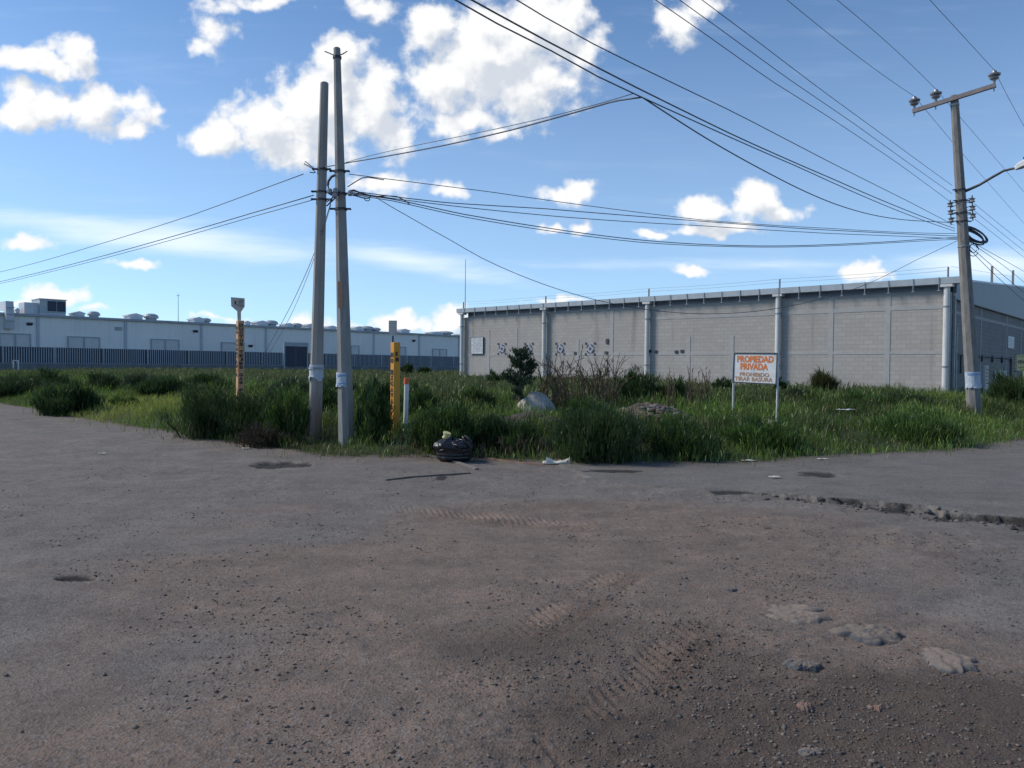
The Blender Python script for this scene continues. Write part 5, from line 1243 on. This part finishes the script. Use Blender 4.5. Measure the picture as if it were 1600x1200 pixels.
plant('dead_shrub','low brownish half dead shrub at the road edge below the orange marker','shrub',408,697,662,86,50,5000,.09,.010,[(.05,.035,.032),(.035,.026,.026),(.06,.045,.03),(.03,.038,.018)],PB,.9,3)
plant('bush','mid green bush standing left of the shorter concrete pole','bush',447,690,597,62,34,5200,.13,.014,MD,PB,.8,4)
plant('bush','green bush showing between the pole pair and the yellow marker','bush',583,690,606,58,34,5200,.13,.014,DK+MD,PB,.8,5)
plant('bush','broad dark green bush right of the white post with orange cap','bush',700,700,612,96,56,9500,.14,.014,DK+MD,PB,.8,6)
plant('bush','largest front bush, very dark, between the foam scrap and the rubble heap','bush',930,717,624,150,80,15000,.14,.013,DK,PB,.8,7)
plant('bush','bright green grassy clump on top of the front slope right of the sand pile','bush',915,664,622,60,40,4500,.22,.014,[(.06,.12,.022),(.08,.14,.03),(.05,.10,.02)],PB,.9,8,droop=.7)
plant('bush','round dark bush against the block wall left of the sapling','bush',775,606,579,26,30,2600,.16,.03,DK,PB,.8,9)
plant('bush','tall dark bush behind the rubble heap, in front of the third downpipe','bush',996,630,577,70,44,7000,.15,.02,DK,PB,.8,10)
plant('bush','dark bush at the wall foot peeping out left of the white sign','bush',1130,612,587,26,24,2400,.16,.03,DK,PB,.8,11)
plant('bush','dark bush at the wall foot peeping out right of the white sign','bush',1217,614,590,18,22,1800,.16,.03,DK,PB,.8,12)
plant('grass_tussock','spiky tussock with a straw plume before the block wall right of the white sign','tussock',1287,616,584,28,34,2200,.5,.03,[(.10,.12,.04),(.16,.14,.07),(.07,.10,.03)],PB,.9,13,droop=.8,low=.0)
plant('bush','wide low dark hedge of weeds near the right end of the block wall','bush',1420,640,611,110,70,9000,.13,.02,DK,PB,.8,14)
plant('bush','low green weed mound between the white sign and the dark hedge of weeds','bush',1345,636,611,60,40,3600,.14,.02,MD,PB,.8,15)
plant('weed_clump','weed with small yellow flowers in the grass right of the white sign','weed',1275,634,608,30,26,1800,.13,.02,MD+[(.30,.22,.03)],PB,.8,16)
plant('reed_clump','tall green reed clump at the right edge below the yellow sale sign','reeds',1588,640,578,62,60,3600,.55,.035,[(.06,.10,.03),(.09,.125,.045),(.045,.08,.025)],PB,.8,17,droop=.7,low=.05)
plant('bush','dark little bush beside the reed clump near the service door','bush',1556,630,606,26,24,2200,.14,.022,DK,PB,.8,18)
plant('bush','long dark bush at the far left of the lot, nearest the road','bush',105,648,596,86,50,8000,.22,.022,DK,PB,.8,19)
plant('bush','grey green bush at the left edge of the picture before the fence','bush',30,622,585,90,50,7000,.24,.026,GYG+DK,PB,.8,20)
plant('bush','dark green bush row farther back behind the bright mown patch','bush',262,618,590,80,50,7000,.24,.026,DK,PB,.8,21)
plant('bush','small dark bush inside the bright mown patch','bush',195,634,621,36,24,2400,.13,.018,MD,PB,.8,22)
plant('bush','pale grey green bush behind the big feathery bush left of the orange marker','bush',218,614,588,52,36,4200,.26,.028,GYG,PB,.8,23)
plant('bush','middling bush behind the wires right of the dense bush','bush',455,634,592,70,44,5600,.2,.024,GYG+DK,PB,.8,24)
plant('bush','tiny round bush by the fence wall, left of the warehouse corner','bush',635,588,573,18,18,1200,.5,.09,DK,PB,.8,25)
plant('bush','tiny flat bush by the fence wall nearest the warehouse corner','bush',663,588,577,14,16,900,.5,.09,DK,PB,.8,26)
plant('weed_clump','green weed mound at the grass edge right below the white sign','weed',1190,700,655,110,60,6500,.16,.016,MD,PB,.9,27)
plant('weed_clump','lush green weed mound right of the white scrap near the power pole','weed',1430,690,645,130,70,7500,.17,.016,MD,PB,.9,28)
plant('bush','mid green bush above the road edge between yellow marker and rubbish bag','bush',668,700,640,60,36,5000,.13,.013,MD+DK,PB,.8,29)
plant('bush','dark mound of weeds below the rubble heap, right of the largest front bush','bush',1060,712,650,110,60,8500,.13,.013,DK+MD,PB,.8,30)
for a_ in (('dark bush in the back row by the fence, above the long bush nearest the road',70,612,584,70,44,5200,.28,.03,DK,41),
 ('small dark bush in the back row right above the small bush of the mown patch',165,612,586,56,40,4600,.28,.03,DK+GYG,42),
 ('dark bush in the back row just left of the orange marker post',325,612,588,64,40,4600,.26,.028,DK,43),
 ('broad bush directly behind the shorter concrete pole',500,650,600,70,44,6000,.17,.018,DK+MD,44),
 ('low grey green bush between the two concrete poles, far behind them',525,622,592,60,36,4200,.24,.026,GYG+DK,45),
 ('bush behind the yellow marker post, on its left side',590,640,598,50,36,4600,.18,.02,DK,46),
 ('bush behind the white post with orange cap',655,650,606,64,40,5200,.17,.018,DK+MD,47),
 ('low olive bush in the middle of the lot left of the sapling',745,640,610,60,36,4200,.18,.02,GYG+MD,48),
 ('dark weed mound in front of the dark soil heap',800,700,655,80,44,6000,.14,.014,DK+MD,49),
 ('dark leafy weeds between the largest front bush and the rubbish bag',770,700,650,60,36,4600,.14,.014,DK,50),
 ('dark bush right behind the rubble heap, next to the thin upright stalks',1050,632,592,50,36,4200,.17,.02,DK,51),
 ('olive bush between the white sign and the straw plumed tussock',1245,632,608,44,30,3000,.17,.02,GYG,52)):
    plant('bush',a_[0],'bush',*a_[1:10],PB,.8,a_[10])
# dry arching weeds
def dry_weeds(label, bpx, bpy, tpy, wpx, n, seed, tones, arch):
    r = np.random.default_rng(seed); b = G(bpx,bpy); Y = b[1]; h = P(bpx,tpy,Y)[2]-b[2]; w = px(Y,wpx)/2
    t = thing('dry_weeds', label, 'weeds', b, 0, PB); m = MB(); LB=[];LA=[]
    for k in range(n):
        x0 = r.uniform(-1,1)*w; y0 = r.uniform(-.5,.5)*w; a = r.uniform(0,6.28); hh = h*r.uniform(.6,1.35); ar = arch*r.uniform(.2,1.2)
        p_ = [(x0+math.cos(a)*hh*ar*.5*u**2.2, y0+math.sin(a)*hh*ar*.4*u**2.2, hh*(u-.40*ar*u**3)-.05) for u in np.linspace(0,1,7)]
        m.tube(p_, [.013,.012,.010,.009,.008,.007,.005], 4, False)
        for q in range(26): 
            i = r.integers(0,6); f = r.random(); LB.append(np.array(p_[i])*(1-f)+np.array(p_[i+1])*f); LA.append(a+r.normal(0,1.2))
    m.build('stalks', pm('dry_stalk', (.12,.085,.055),(.085,.06,.04),9,.9,0), t, local=True)
    LB = np.array(LB); nl = len(LB); z = LB[:,2]/h; kp = r.random(nl) < (1.15-z); LB = LB[kp]; LA = np.array(LA)[kp]; nl = len(LB)
    tn = np.array(tones)[r.integers(0,len(tones),nl)]*r.uniform(.7,1.2,(nl,1))
    V,q_,t_,c_ = blades(LB, r.uniform(.10,.22,nl), r.uniform(.010,.022,nl), LA, r.uniform(.3,1.2,nl), tn, r.uniform(0,6.28,nl)); raw_obj('dry_leaves', V,[q_,t_],M_LEAF,t,attr={'tone':c_},local=True)
dry_weeds('tall reddish dry weeds with arching stalks behind the sand pile', 905, 640, 550, 120, 90, 51, [(.10,.07,.045),(.075,.05,.035),(.05,.06,.025)], .9)
dry_weeds('thin upright dry stalks behind the rubble heap, left of the white sign', 1075, 645, 578, 70, 34, 52, [(.10,.10,.04),(.06,.08,.03),(.08,.06,.04)], .25)
dry_weeds('few pale bent stalks in the grass right of the rubbish bag', 805, 712, 678, 36, 10, 53, [(.2,.17,.1)], 1.3)
# sapling with tiered feathery boughs
def sapling():
    r = np.random.default_rng(77); b = G(812,640); Y = b[1]; h = P(812,543,Y)[2]-b[2]
    t = thing('sapling', 'young conifer like sapling with uneven feathery boughs beside the sand pile', 'tree', b)
    m = MB(); m.tube([(0,0,-.1),(.02,0,h*.4),(.0,.01,h*.75),(.03,0,h)], [.05,.04,.02,.006], 7); m.build('trunk', M_BARK, t, local=True)
    mb = MB(); LB=[];LA=[];LZ=[]
    for k in range(44):
        z = h*(.10+.84*r.random()**.9); a = r.uniform(0,6.28); L_ = px(Y,27)*(1.0 if z<h*.62 else 1.25*(1-(z/h-.5)*1.35))*r.uniform(.45,1.05)
        if .55 < z/h < .72 and r.random() < .5: L_ *= 1.2
        ri = r.uniform(.25,.75)
        p_ = [(math.cos(a)*L_*u, math.sin(a)*L_*u, z+L_*ri*u-.15*L_*u*u) for u in np.linspace(0,1,5)]
        mb.tube(p_, [.014,.011,.008,.005,.003], 4, False)
        for q in range(int(150*L_/.5)):
            u = r.random()**.7; i = min(3,int(u*4)); f = u*4-i; p0 = np.array(p_[i])*(1-f)+np.array(p_[i+1])*f; LB.append(p0+r.normal(0,.035,3)); LA.append(math.pi/2-a+r.normal(0,1.0))
    mb.build('boughs', M_BARK, t, local=True); LB = np.array(LB); n = len(LB)
    tn = np.array([(.030,.055,.030),(.040,.072,.036),(.024,.045,.026)])[r.integers(0,3,n)]*r.uniform(.75,1.3,(n,1))
    V,q_,t_,c_ = blades(LB, r.uniform(.06,.13,n), r.uniform(.012,.026,n), np.array(LA), r.uniform(.2,1.1,n), tn, r.uniform(0,6.28,n)); raw_obj('crown', V,[q_,t_],M_LEAF,t,attr={'tone':c_},local=True)
sapling()
grass()
